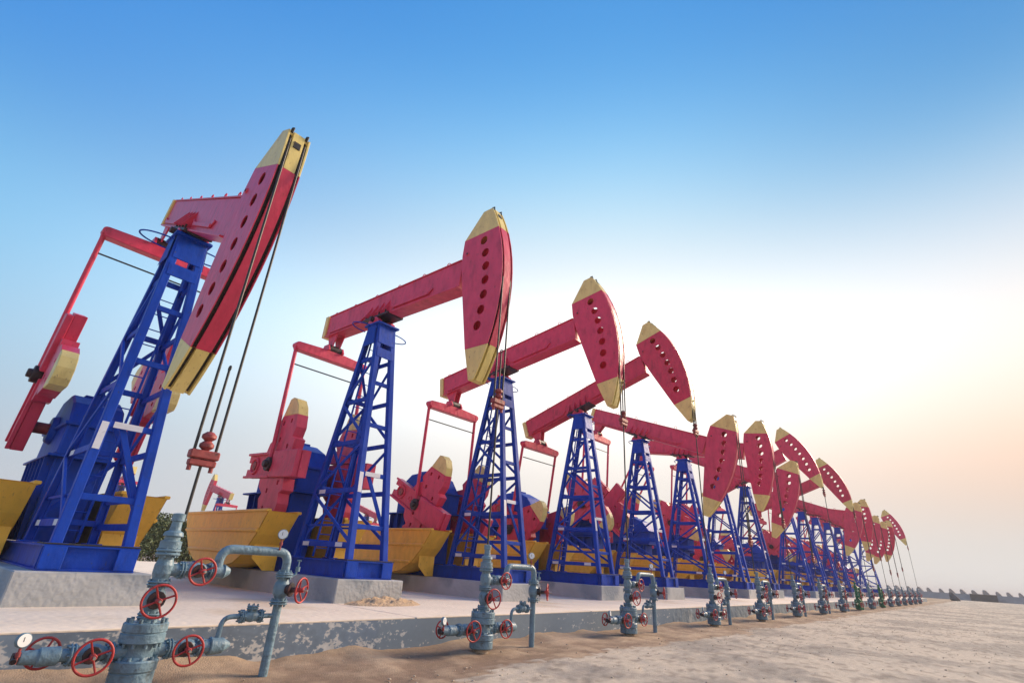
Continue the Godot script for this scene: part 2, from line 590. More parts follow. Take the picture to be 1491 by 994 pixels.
func make_beam(parent: Node3D) -> Node3D:
	var z := 0.17
	var mb := Mb.new()
	mb.prism(PackedVector2Array([Vector2(-3.02, 0.1), Vector2(3.56, 0.02), Vector2(3.6, 0.81), Vector2(-3.02, 0.84)]), Transform3D.IDENTITY, -z, z, 0.012)
	var beam := part("walking_beam", mb, M.red, parent)
	var fl := Mb.new()
	fl.prism(PackedVector2Array([Vector2(-3.0, 0.06), Vector2(3.56, -0.02), Vector2(3.56, 0.018), Vector2(-3.0, 0.098)]), Transform3D.IDENTITY, -0.24, 0.24, 0.006)
	part("bottom_flange", fl, M.red, beam)
	fl = Mb.new()
	fl.prism(PackedVector2Array([Vector2(-3.0, 0.842), Vector2(3.56, 0.812), Vector2(3.56, 0.842), Vector2(-3.0, 0.872)]), Transform3D.IDENTITY, -0.2, 0.2, 0.006)
	part("top_flange", fl, M.red, beam)
	for s in [-1.0, 1.0]:
		for r in [[-2.75, -0.85], [0.75, 2.35]]:
			var rail := Mb.new()
			rail.bar(Vector3(r[0], 0.2, s * (z + 0.028)), Vector3(r[1], 0.185, s * (z + 0.028)), Mb.rect(0.05, 0.09, 0.008), Vector3(0, 0, 1), 0.008)
			rail.bar(Vector3(r[1] - 0.02, 0.19, s * (z + 0.02)), Vector3(r[1] + 0.14, 0.3, s * (z + 0.02)), Mb.rect(0.035, 0.06, 0.006), Vector3(0, 0, 1), 0.006)
			rail.bar(Vector3(r[0] + 0.02, 0.2, s * (z + 0.02)), Vector3(r[0] - 0.14, 0.3, s * (z + 0.02)), Mb.rect(0.035, 0.06, 0.006), Vector3(0, 0, 1), 0.006)
			part("side_rail", rail, M.red, beam)
		for x in [-0.45, -0.15, 0.15, 0.45]:
			var st := Mb.new()
			st.prism(PackedVector2Array([Vector2(0.0, 0.0), Vector2(0.2, 0.0), Vector2(0.0, 0.42)]), Transform3D(Basis(Vector3(0, 0, s), Vector3(0.08, 1, 0).normalized(), Vector3(1, 0, 0)), Vector3(x, 0.1, s * z)), -0.014, 0.014)
			part("stiffener", st, M.red, beam)
	for x in [-2.75, -1.6, -0.4, 0.75, 1.9, 2.95]:
		var lug := Mb.new()
		lug.tube([Vector3(x - 0.07, 0.86, 0.1), Vector3(x - 0.06, 0.95, 0.1), Vector3(x, 0.98, 0.1), Vector3(x + 0.06, 0.95, 0.1), Vector3(x + 0.07, 0.86, 0.1)], 0.012, 6)
		part("lifting_lug", lug, M.red, beam)
	var cap := Mb.new()
	cap.box(Vector3(-3.12, 0.47, 0), Vector3(0.19, 0.8, 0.44), 0.012)
	part("tail_cap", cap, M.yellow, beam)
	for s in [-1.0, 1.0]:
		var hg := Mb.new()
		hg.prism(PackedVector2Array([Vector2(-2.86, 0.06), Vector2(-2.66, -0.5), Vector2(-2.52, -0.5), Vector2(-2.28, 0.06)]), Transform3D.IDENTITY, s * 0.13 - 0.02, s * 0.13 + 0.02, 0.005)
		part("tail_hanger", hg, M.red, beam)
	var tb := Mb.new()
	tb.cyl(Vector3(TAIL.x, TAIL.y, -0.23), Vector3(TAIL.x, TAIL.y, 0.23), 0.16, -1.0, 18, 0.012)
	part("tail_bearing", tb, M.grease, beam)
	# saddle plate the beam is bolted to, and its ribs
	var sd := Mb.new()
	sd.box(Vector3(0, 0.02, 0), Vector3(1.3, 0.07, 0.6), 0.01)
	part("saddle_plate", sd, M.grease, beam)
	for s in [-1.0, 1.0]:
		for x in [-0.5, -0.17, 0.17, 0.5]:
			var b := Mb.new()
			b.cyl(Vector3(x, 0.05, s * 0.27), Vector3(x, 0.15, s * 0.27), 0.022, -1.0, 6)
			part("saddle_bolt", b, M.grease, beam)
	return beam

func make_crank(parent: Node3D, s: float) -> Node3D:   # frame: shaft at the origin, arm along +x; s = side
	var f := Transform3D.IDENTITY
	var t := 0.12
	var mb := Mb.new()
	mb.prism(PackedVector2Array([Vector2(-0.5, -0.34), Vector2(2.75, -0.36), Vector2(2.75, 0.36), Vector2(-0.5, 0.34), Vector2(-0.5, 0.1), Vector2(-0.22, 0.1), Vector2(-0.22, -0.1), Vector2(-0.5, -0.1)]), f, -t, t, 0.012)
	var arm := part("crank", mb, M.red, parent)
	for y in [-0.335, 0.335]:
		var fl := Mb.new()
		fl.box(Vector3(0.32, y, s * (t + 0.04)), Vector3(1.62, 0.07, 0.08), 0.01)
		part("crank_flange", fl, M.red, arm)
	for y in [-0.2, 0.2]:
		var jb := Mb.new()
		jb.cyl(Vector3(-0.4, y - 0.12, s * 0.0), Vector3(-0.4, y + 0.12, 0), 0.05, -1.0, 8)
		part("jaw_bolt", jb, M.clamp, arm)
	var hub := Mb.new()
	hub.torus(Transform3D(Basis.IDENTITY, Vector3(0, 0, s * (t + 0.01))), 0.22, 0.04, 24, 8)
	part("shaft_ring", hub, M.red, arm)
	hub = Mb.new()
	hub.cyl(Vector3(0, 0, -s * 0.5), Vector3(0, 0, s * (t + 0.05)), 0.13, -1.0, 18, 0.01)
	part("crank_shaft", hub, M.clamp, arm)
	var hl := Mb.new()
	hl.torus(Transform3D(Basis.IDENTITY, Vector3(0.62, 0, s * t)), 0.085, 0.025, 18, 6)
	part("spare_pin_boss", hl, M.red, arm)
	var pin := Mb.new()
	pin.cyl(Vector3(CRANK_R, 0, s * t), Vector3(CRANK_R, 0, s * (t + 0.3)), 0.13, 0.1, 16, 0.015)
	part("crank_pin", pin, M.grease, arm)
	# end weight block
	var blk := Mb.new()
	blk.box(Vector3(2.0, 0, s * (t + 0.07)), Vector3(1.4, 0.74, 0.14), 0.02)
	part("end_weight", blk, M.red, arm)
	for y in [-1.0, 1.0]:
		# lobed counterweight bolted to the edge of the arm
		var prof := PackedVector2Array()
		var raw := [[0.62, 0.38], [2.1, 0.38], [2.16, 0.7], [1.98, 0.78], [2.06, 1.05], [1.98, 1.42]]
		for q in raw:
			prof.append(Vector2(q[0], q[1] * y))
		prof.append(Vector2(1.1, 1.42 * y))
		prof.append(Vector2(0.86, 0.95 * y))
		prof.append(Vector2(0.98, 0.8 * y))
		prof.append(Vector2(0.7, 0.62 * y))
		# bolt holes go right through; a hairline slit joins each to the edge so that the outline stays one polygon
		var shape := prof
		var flip := 1.0
		for q in [[1.25, 1.2], [1.7, 1.25], [1.25, 0.72], [1.8, 0.5]]:
			flip = 1.0 if q[0] > 1.5 else -1.0
			var cx: float = q[0]
			var cy: float = q[1] * y
			var key := PackedVector2Array([Vector2(cx - 0.05 * flip, cy - 0.065), Vector2(cx + 0.05 * flip, cy - 0.065), Vector2(cx + 0.05 * flip, cy - 0.0006), Vector2(cx + 2.0 * flip, cy - 0.0006), Vector2(cx + 2.0 * flip, cy + 0.0006), Vector2(cx + 0.05 * flip, cy + 0.0006), Vector2(cx + 0.05 * flip, cy + 0.065), Vector2(cx - 0.05 * flip, cy + 0.065)])
			var cut := Geometry2D.clip_polygons(shape, key)
			if cut.size() == 1:
				shape = cut[0]
		var wt := Mb.new()
		wt.prism(shape, f, -0.16, 0.16, 0.0)
		var w := part("counterweight", wt, M.red, arm)
		var tp := Mb.new()
		var tip := PackedVector2Array([Vector2(1.1, 1.422 * y), Vector2(1.98, 1.422 * y), Vector2(1.88, 1.68 * y), Vector2(1.68, 1.9 * y), Vector2(1.46, 1.97 * y), Vector2(1.3, 1.93 * y)])
		tp.prism(tip, f, -0.16, 0.16, 0.015)
		part("weight_tip", tp, M.yellow, w)
	return arm

func make_guard(parent: Node3D, s: float) -> void:     # trough the crank swings in; frame: thing's base
	var ox := -PIVOT.x
	var prof := []
	var raw := [[-6.3, 2.42], [-6.72, 1.86], [-7.2, 1.4], [-7.75, 1.14], [-8.3, 1.04], [-9.9, 1.04], [-10.45, 1.14], [-11.0, 1.4], [-11.5, 1.86], [-11.9, 2.42]]
	for q in raw:
		prof.append(Vector2(q[0] + ox, q[1] - FOOT_Y))
	var zi := 0.72
	var zo_t := 1.55
	var zo_b := 1.52
	var sheet := Mb.new()
	var zo := func(y: float) -> float: return lerpf(zo_b, zo_t, clampf(y / 1.42, 0, 1))
	for i in prof.size() - 1:
		var p: Vector2 = prof[i]
		var q: Vector2 = prof[i + 1]
		var nrm := (q - p).normalized()
		nrm = Vector2(nrm.y, -nrm.x)
		var off := nrm * 0.015
		for k in [1.0, -1.0]:
			var a := Vector3(p.x + off.x * k, p.y + off.y * k, s * zi)
			var b := Vector3(q.x + off.x * k, q.y + off.y * k, s * zi)
			var c := Vector3(q.x + off.x * k, q.y + off.y * k, s * zo.call(q.y))
			var d := Vector3(p.x + off.x * k, p.y + off.y * k, s * zo.call(p.y))
			if k * s > 0:
				sheet.quad(d, c, b, a)
			else:
				sheet.quad(a, b, c, d)
	var guard := part("crank_guard", sheet, M.guard, parent)
	for side in [0, 1]:
		var pl := Mb.new()
		var top := prof[0].y as float
		for i in prof.size() / 2 - 1:
			var a: Vector2 = prof[i]
			var b: Vector2 = prof[i + 1]
			var a2: Vector2 = prof[prof.size() - 1 - i]
			var b2: Vector2 = prof[prof.size() - 2 - i]
			for k in [0.0, 0.014]:
				var za: float = s * ((zi if side == 0 else zo.call(a.y)) + k)
				var zb: float = s * ((zi if side == 0 else zo.call(b.y)) + k)
				var A := Vector3(a.x, a.y, za)
				var B := Vector3(b.x, b.y, zb)
				var A2 := Vector3(a2.x, a2.y, za)
				var B2 := Vector3(b2.x, b2.y, zb)
				if (k > 0.0) == (s > 0.0):
					pl.quad(A2, B2, B, A)
				else:
					pl.quad(A, B, B2, A2)
		part("side_panel", pl, M.guard, guard)
		var rim := Mb.new()
		var zr: float = s * (zi if side == 0 else zo_t)
		rim.bar(Vector3(prof[-1].x - 0.03, top + 0.02, zr), Vector3(prof[0].x + 0.03, top + 0.02, zr), Mb.rect(0.12, 0.07, 0.015), Vector3(0, 0, 1), 0.01)
		part("rim", rim, M.guard, guard)
	for y in [0.95, 0.42]:
		var inset := 0.34 if y > 0.8 else 0.95
		var rib := Mb.new()
		var z: float = s * (zo.call(y) + 0.018)
		rib.bar(Vector3(prof[-1].x + inset, y, z), Vector3(prof[0].x - inset, y, z), Mb.rect(0.1, 0.1, 0.035), Vector3(0, 0, 1), 0.02)
		part("rib", rib, M.guard, guard)
	for x in [-6.95 + ox, -11.3 + ox]:
		var ft := Mb.new()
		ft.prism(PackedVector2Array([Vector2(0.74, 0.0), Vector2(1.06, 0.0), Vector2(1.4, 0.28), Vector2(1.42, 0.62), Vector2(0.74, 0.62)]), Transform3D(Basis(Vector3(0, 0, s), Vector3.UP, Vector3(-s, 0, 0)), Vector3(x, 0.005, 0)), -0.012, 0.012)
		part("support_plate", ft, M.guard, guard)

func make_tower(root: Node3D) -> void:
	var ox := -PIVOT.x
	var yb := 0.38
	var yt := 6.85
	var fb := Vector2(-3.95 + ox, 0.5)       # x, half width in z at the foot (front)
	var ft := Vector2(-4.84 + ox, 0.235)
	var rb := Vector2(-6.4 + ox, 0.5)
	var rt := Vector2(-5.24 + ox, 0.235)
	var fp := func(y: float, s: float) -> Vector3:
		var t := (y - yb) / (yt - yb)
		return Vector3(lerpf(fb.x, ft.x, t), y, s * lerpf(fb.y, ft.y, t))
	var rp := func(y: float, s: float) -> Vector3:
		var t := (y - yb) / (yt - yb)
		return Vector3(lerpf(rb.x, rt.x, t), y, s * lerpf(rb.y, rt.y, t))
	for s in [-1.0, 1.0]:
		var leg := Mb.new()
		leg.bar(fp.call(yb, s), fp.call(yt, s), Mb.rect(0.15, 0.155, 0.012), Vector3.RIGHT, 0.006)
		var l := part("leg", leg, M.blue, root)
		var base := Mb.new()
		base.box(fp.call(yb, s) + Vector3(0, 0.015, 0), Vector3(0.32, 0.03, 0.3), 0.005)
		part("foot_plate", base, M.blue, l)
		leg = Mb.new()
		leg.bar(rp.call(yb, s), rp.call(yt, s), Mb.isec(0.14, 0.13, 0.018, 0.018), Vector3.RIGHT)
		l = part("leg", leg, M.blue, root)
		base = Mb.new()
		base.box(rp.call(yb, s) + Vector3(0, 0.015, 0), Vector3(0.32, 0.03, 0.3), 0.005)
		part("foot_plate", base, M.blue, l)
	# front and rear cross bars
	var pf := Mb.rect(0.06, 0.11, 0.008)
	var flat := Mb.rect(0.045, 0.08, 0.006)
	for y in [4.98, 3.74, 2.43, 1.15]:
		var b := Mb.new()
		b.bar(fp.call(y, -1.0), fp.call(y, 1.0), pf, Vector3.RIGHT)
		part("cross_bar", b, M.blue, root)
	var ry := [5.9, 4.6, 3.4, 2.14, 0.78]
	for i in ry.size():
		var b := Mb.new()
		b.bar(rp.call(ry[i], -1.0), rp.call(ry[i], 1.0), Mb.rect(0.08, 0.11, 0.006), Vector3.RIGHT)
		part("cross_bar", b, M.blue, root)
		if i > 0:
			b = Mb.new()
			var sd := 1.0 if i % 2 == 0 else -1.0
			b.bar(rp.call(ry[i] + 0.06, sd) + Vector3(-0.05, 0, 0), rp.call(ry[i - 1] - 0.06, -sd) + Vector3(-0.05, 0, 0), flat, Vector3.RIGHT)
			part("brace", b, M.blue, root)
	# side bars and diagonals
	var sy := [5.75, 4.49, 3.29, 2.02, 0.72]
	for s in [-1.0, 1.0]:
		for i in sy.size():
			var b := Mb.new()
			b.bar(rp.call(sy[i], s), fp.call(sy[i], s), Mb.rect(0.05, 0.12, 0.006), Vector3(0, 0, 1))
			var cb := part("side_bar", b, M.blue, root)
			if i >= 3:
				for q in ([0.14, 0.8] if i == 4 else [0.16]):
					var pl := Mb.new()
					var a: Vector3 = rp.call(sy[i], s)
					var e: Vector3 = fp.call(sy[i], s)
					pl.box(a.lerp(e, q) + Vector3(0, 0, s * 0.03), Vector3(0.3, 0.1, 0.008), 0.002)
					part("number_plate", pl, M.label, cb)
			if i > 0:
				b = Mb.new()
				var up: float = sy[i - 1] - 0.07
				var dn: float = sy[i] + 0.07
				if i % 2 == 0:
					b.bar(fp.call(dn, s) + Vector3(0, 0, s * 0.052), rp.call(up, s) + Vector3(0, 0, s * 0.052), flat, Vector3(0, 0, 1))
				else:
					b.bar(rp.call(dn, s) + Vector3(0, 0, s * 0.052), fp.call(up, s) + Vector3(0, 0, s * 0.052), flat, Vector3(0, 0, 1))
				part("brace", b, M.blue, root)
	for s in [-1.0, 1.0]:
		var tb := Mb.new()
		tb.bar(rp.call(1.17, s), fp.call(1.17, s), Mb.rect(0.04, 0.05, 0.004), Vector3(0, 0, 1))
		part("side_bar", tb, M.blue, root)
	# foot level diagonal in the front frame
	var dg := Mb.new()
	dg.bar(fp.call(1.15, -1.0) + Vector3(-0.06, 0.05, 0.06), fp.call(2.4, 1.0) + Vector3(-0.06, 0, -0.3), Mb.rect(0.04, 0.1, 0.006), Vector3.RIGHT)
	part("brace", dg, M.blue, root)
	# boxed head of the tower, with a slot
	var y0 := 6.2
	for s in [-1.0, 1.0]:
		var hd := Mb.new()
		var a: Vector3 = fp.call(y0, s)
		var b: Vector3 = fp.call(yt, s)
		var c: Vector3 = rp.call(yt, s)
		var d: Vector3 = rp.call(y0, s)
		var o := Vector3(0, 0, s * 0.108)
		if s > 0:
			hd.quad(a + o, b + o, c + o, d + o)
			hd.quad(d + o * 0.8, c + o * 0.8, b + o * 0.8, a + o * 0.8)
		else:
			hd.quad(d + o, c + o, b + o, a + o)
			hd.quad(a + o * 0.8, b + o * 0.8, c + o * 0.8, d + o * 0.8)
		part("head_gusset", hd, M.blue, root)
	for r in [[6.24, yt], [5.79, 6.08]]:
		var fpz := Mb.new()
		fpz.bar((fp.call(r[0], 1.0) + fp.call(r[0], -1.0)) * 0.5 + Vector3(0.072, 0, 0), (fp.call(r[1], 1.0) + fp.call(r[1], -1.0)) * 0.5 + Vector3(0.072, 0, 0), Mb.rect(0.03, 0.57 if r[0] > 6 else 0.59, 0.004), Vector3.RIGHT)
		part("front_panel", fpz, M.blue, root)
	var top := Mb.new()
	top.box(Vector3(0.06, yt + 0.03, 0), Vector3(0.74, 0.06, 0.76), 0.01)
	part("top_plate", top, M.blue, root)
	# bearing housing under the beam
	for s in [-1.0, 1.0]:
		var bh := Mb.new()
		bh.prism(PackedVector2Array([Vector2(-0.3, 0.0), Vector2(0.3, 0.0), Vector2(0.24, 0.14), Vector2(0.12, 0.23), Vector2(-0.12, 0.23), Vector2(-0.24, 0.14)]), Transform3D(Basis.IDENTITY, Vector3(0, yt + 0.06, s * 0.24)), -0.08, 0.08, 0.012)
		part("bearing_block", bh, M.red, root)
	var ax := Mb.new()
	ax.cyl(Vector3(0, yt + 0.21, -0.44), Vector3(0, yt + 0.21, 0.44), 0.075, -1.0, 16, 0.01)
	part("pivot_shaft", ax, M.grease, root)
	# safety hoops beside the tower head
	for s in [-1.0, 1.0]:
		var hp := Mb.new()
		var pts := []
		for k in 17:
			var a := lerpf(-PI * 0.5, PI * 0.5, k / 16.0)
			pts.append(Vector3(sin(a) * 0.3, 6.72, s * (0.34 + cos(a) * 0.6)))
		hp.tube(pts, 0.018, 6)
		part("safety_hoop", hp, M.blue, root)
	# ladder up the rear of the tower
	var la: Vector3 = rp.call(0.42, 0.0) + Vector3(0.28, 0, 0)
	var lb: Vector3 = rp.call(6.7, 0.0) + Vector3(0.14, 0, 0)
	var rail := Mb.new()
	rail.bar(la + Vector3(0, 0, 0.19), lb + Vector3(0, 0, 0.19), Mb.rect(0.03, 0.045), Vector3.RIGHT)
	var ladder := part("ladder", rail, M.blue, root)
	rail = Mb.new()
	rail.bar(la + Vector3(0, 0, -0.19), lb + Vector3(0, 0, -0.19), Mb.rect(0.03, 0.045), Vector3.RIGHT)
	part("ladder_rail", rail, M.blue, ladder)
	var rung := Mb.new()
	rung.cyl(Vector3(0, 0, -0.18), Vector3(0, 0, 0.18), 0.013, -1.0, 6)
	var rm := rung.mesh()
	for k in 18:
		again("rung", rm, M.blue, ladder, Transform3D(Basis.IDENTITY, la.lerp(lb, (k + 0.6) / 18.2)))
	# plates on the front
	var lp := Mb.new()
	lp.box((fp.call(2.43, -1.0) + fp.call(2.43, 1.0)) * 0.5 + Vector3(0.036, 0, 0.05), Vector3(0.008, 0.11, 0.46), 0.002)
	part("number_plate", lp, M.label, root)
	lp = Mb.new()
	var l0: Vector3 = fp.call(1.95, 1.0) + Vector3(0.08, 0, 0)
	var l1: Vector3 = fp.call(2.45, 1.0) + Vector3(0.08, 0, 0)
	lp.bar(l0, l1, Mb.rect(0.008, 0.11), Vector3.RIGHT)
	part("number_plate", lp, M.label, root)

func make_machinery(root: Node3D) -> void:
	var ox := -PIVOT.x
	# skid: two long beams, front and cross beams
	var fr := Mb.new()
	fr.bar(Vector3(-3.86 + ox, 0.19, -0.66), Vector3(-3.86 + ox, 0.19, 0.66), Mb.isec(0.38, 0.2, 0.025, 0.02), Vector3.RIGHT)
	var skid := part("base_frame", fr, M.blue, root)
	for s in [-1.0, 1.0]:
		var b := Mb.new()
		b.bar(Vector3(-12.9 + ox, 0.188, s * 0.56), Vector3(-3.965 + ox, 0.188, s * 0.56), Mb.isec(0.376, 0.2, 0.025, 0.02), Vector3(0, 0, 1))
		part("side_beam", b, M.blue, skid)
		b = Mb.new()
		b.bar(Vector3(-3.77 + ox, 0.026, s * 0.5), Vector3(-3.77 + ox, 0.354, s * 0.5), Mb.rect(0.05, 0.3, 0.01), Vector3.RIGHT, 0.004)
		part("end_plate", b, M.blue, skid)
	for x in [-5.2, -6.6, -7.6, -9.4, -11.0, -12.7]:
		var b := Mb.new()
		b.bar(Vector3(x + ox, 0.17, -0.45), Vector3(x + ox, 0.17, 0.45), Mb.isec(0.3, 0.14, 0.02, 0.015), Vector3.RIGHT)
		part("cross_beam", b, M.blue, skid)
	var deck := Mb.new()
	deck.box(Vector3(-4.0 + ox, 0.395, 0), Vector3(0.5, 0.022, 1.36), 0.004)
	part("deck_plate", deck, M.dark, skid)
	# ribbed pedestal and gear reducer
	var pd := Mb.new()
	pd.box(Vector3(-8.85 + ox, 1.24, 0), Vector3(2.5, 1.7, 0.86), 0.02)
	var ped := part("pedestal", pd, M.blue, root)
	var sh := Mb.new()
	sh.box(Vector3(-8.85 + ox, 2.11, 0), Vector3(3.1, 0.05, 1.24), 0.008)
	part("shelf", sh, M.blue, ped)
	for s in [-1.0, 1.0]:
		for k in 6:
			var rb := Mb.new()
			rb.prism(PackedVector2Array([Vector2(0.43, 0.0), Vector2(0.5, 0.0), Vector2(0.6, 1.7), Vector2(0.43, 1.7)]), Transform3D(Basis(Vector3(0, 0, s), Vector3.UP, Vector3(-s, 0, 0)), Vector3(-9.95 + ox + k * 0.44, 0.385, 0)), -0.018, 0.018)
			part("pedestal_rib", rb, M.blue, ped)
	var gx := Mb.new()
	gx.prism(PackedVector2Array([Vector2(-9.75 + ox, 2.14), Vector2(-7.3 + ox, 2.14), Vector2(-7.25 + ox, 2.75), Vector2(-7.7 + ox, 3.35), Vector2(-8.3 + ox, 3.62), Vector2(-9.1 + ox, 3.55), Vector2(-9.75 + ox, 3.1)]), Transform3D.IDENTITY, -0.5, 0.5, 0.04)
	var gear := part("gear_reducer", gx, M.blue, root)
	var gf := Mb.new()
	gf.box(Vector3(-8.5 + ox, 2.8, 0), Vector3(2.66, 0.07, 1.14), 0.012)
	part("housing_flange", gf, M.blue, gear)
	for s in [-1.0, 1.0]:
		var bc := Mb.new()
		bc.cyl(Vector3(SHAFT.x + ox, SHAFT.y - FOOT_Y, s * 0.49), Vector3(SHAFT.x + ox, SHAFT.y - FOOT_Y, s * 0.62), 0.34, 0.3, 24, 0.02)
		part("bearing_cap", bc, M.blue, gear)
	var ins := Mb.new()
	ins.box(Vector3(-8.6 + ox, 3.66, 0), Vector3(0.5, 0.06, 0.5), 0.01)
	part("inspection_lid", ins, M.blue, gear)
	# motor, pulley and belt guard behind the reducer
	var mo := Mb.new()
	mo.cyl(Vector3(-11.9 + ox, 0.95, -0.45), Vector3(-11.9 + ox, 0.95, 0.4), 0.36, -1.0, 22, 0.03)
	var motor := part("motor", mo, M.blue, root)
	for k in 7:
		var fin := Mb.new()
		fin.torus(Transform3D(Basis.IDENTITY, Vector3(-11.9 + ox, 0.95, -0.34 + k * 0.1)), 0.365, 0.02, 22, 5)
		part("cooling_fin", fin, M.blue, motor)
	var mp := Mb.new()
	mp.box(Vector3(-11.9 + ox, 0.49, 0), Vector3(0.8, 0.22, 0.9), 0.01)
	part("motor_base", mp, M.blue, motor)
	var bg := Mb.new()
	bg.prism(PackedVector2Array([Vector2(-12.3 + ox, 0.75), Vector2(-11.6 + ox, 0.6), Vector2(-8.7 + ox, 2.3), Vector2(-8.5 + ox, 3.0), Vector2(-9.0 + ox, 3.4), Vector2(-9.6 + ox, 3.2), Vector2(-12.2 + ox, 1.3)]), Transform3D.IDENTITY, -0.72, -0.56, 0.02)
	part("belt_guard", bg, M.red, root)

func make_pump() -> Node3D:
	var root := Node3D.new()
	make_machinery(root)
	make_tower(root)
	make_guard(root, 1.0)
	make_guard(root, -1.0)
	make_beam(root)
	make_head(root)
	for s in [-1.0, 1.0]:
		var c := make_crank(root, s)
		c.name = "crank" if s < 0 else "crank_001"
		c.set_meta("side", s)
		# pitman: from the crank pin (origin) up along +y
		var mb := Mb.new()
		mb.cyl(Vector3(0, 0.1, 0), Vector3(0, PITMAN - 0.08, 0), 0.058, -1.0, 12)
		var pm := part("pitman_arm", mb, M.red, root)
		pm.set_meta("side", s)
		var lo := Mb.new()
		lo.cyl(Vector3(0, 0, -0.09), Vector3(0, 0, 0.09), 0.2, -1.0, 18, 0.015)
		part("pin_bearing", lo, M.grease, pm)
		lo = Mb.new()
		lo.box(Vector3(0, PITMAN - 0.04, 0), Vector3(0.14, 0.24, 0.12), 0.015)
		part("upper_joint", lo, M.red, pm)
	var eq := Mb.new()
	eq.prism(PackedVector2Array([Vector2(-1.28, -0.12), Vector2(-1.22, -0.17), Vector2(1.22, -0.17), Vector2(1.28, -0.12), Vector2(1.3, 0.02), Vector2(1.24, 0.11), Vector2(0.3, 0.17), Vector2(-0.3, 0.17), Vector2(-1.24, 0.11), Vector2(-1.3, 0.02)]), Transform3D(Basis(Vector3(0, 0, 1), Vector3.UP, Vector3(-1, 0, 0)), Vector3.ZERO), -0.13, 0.13, 0.015)
	var e := part("equalizer", eq, M.red, root)
	for z in [-1.0, 1.0]:
		var cap := Mb.new()
		cap.cyl(Vector3(-0.135, 0.0, z * 1.24), Vector3(0.135, 0.0, z * 1.24), 0.1, -1.0, 16, 0.01)
		part("end_cap", cap, M.red, e)
	var tie := Mb.new()
	tie.cyl(Vector3(0, -0.62, -1.22), Vector3(0, -0.62, 1.22), 0.022, -1.0, 8)
	part("tie_rod", tie, M.dark, e)
	for z in [-1.0, 1.0]:
		var hb := Mb.new()
		hb.prism(PackedVector2Array([Vector2(-0.24, 0.15), Vector2(0.24, 0.15), Vector2(0.13, 0.36), Vector2(-0.13, 0.36)]), Transform3D(Basis.IDENTITY, Vector3(0, 0, z * 0.26)), -0.03, 0.03, 0.005)
		part("hanger_plate", hb, M.red, e)
	# bridle: straight cables, carrier bar, rod clamp, polished rod (unit length, scaled)
	for s in [-1.0, 1.0]:
		var cb := Mb.new()
		cb.cyl(Vector3(0, -1, 0), Vector3(0, 0, 0), 0.02, -1.0, 8)
		var c := part("bridle_cable", cb, M.cable, root)
		c.set_meta("side", s)
	var cr := Mb.new()
	cr.box(Vector3(0, -0.05, 0), Vector3(0.13, 0.11, 0.36), 0.015)
	var car := part("carrier_bar", cr, M.clamp, root)
	var cl := Mb.new()
	cl.box(Vector3(0, -0.155, 0), Vector3(0.1, 0.08, 0.33), 0.012)
	part("lower_plate", cl, M.clamp, car)
	for z in [-0.1325, 0.1325]:
		cl = Mb.new()
		cl.cyl(Vector3(0, -0.26, z), Vector3(0, -0.19, z), 0.028, -1.0, 8)
		part("cable_socket", cl, M.clamp, car)
	for y in [0.07, 0.19]:
		cl = Mb.new()
		cl.lathe([Vector2(0, -0.06), Vector2(0.04, -0.06), Vector2(0.088, -0.02), Vector2(0.088, 0.02), Vector2(0.045, 0.06), Vector2(0, 0.06)], Transform3D(Basis(Vector3.RIGHT, Vector3(0, 0, -1), Vector3.UP), Vector3(0, y, 0)), 14)
		part("rod_clamp", cl, M.clamp, car)
	cl = Mb.new()
	cl.cyl(Vector3(0, 0.2, 0), Vector3(0, 1.12, 0), 0.018, -1.0, 8)
	cl.torus(Transform3D(Basis.IDENTITY, Vector3(0, 1.16, 0)), 0.035, 0.012, 12, 6)
	part("rod_end", cl, M.cable, car)
	var pr := Mb.new()
	pr.cyl(Vector3(0, -1, 0), Vector3(0, 0, 0), 0.02, -1.0, 8)
	part("polished_rod", pr, M.cable, root)
	return root

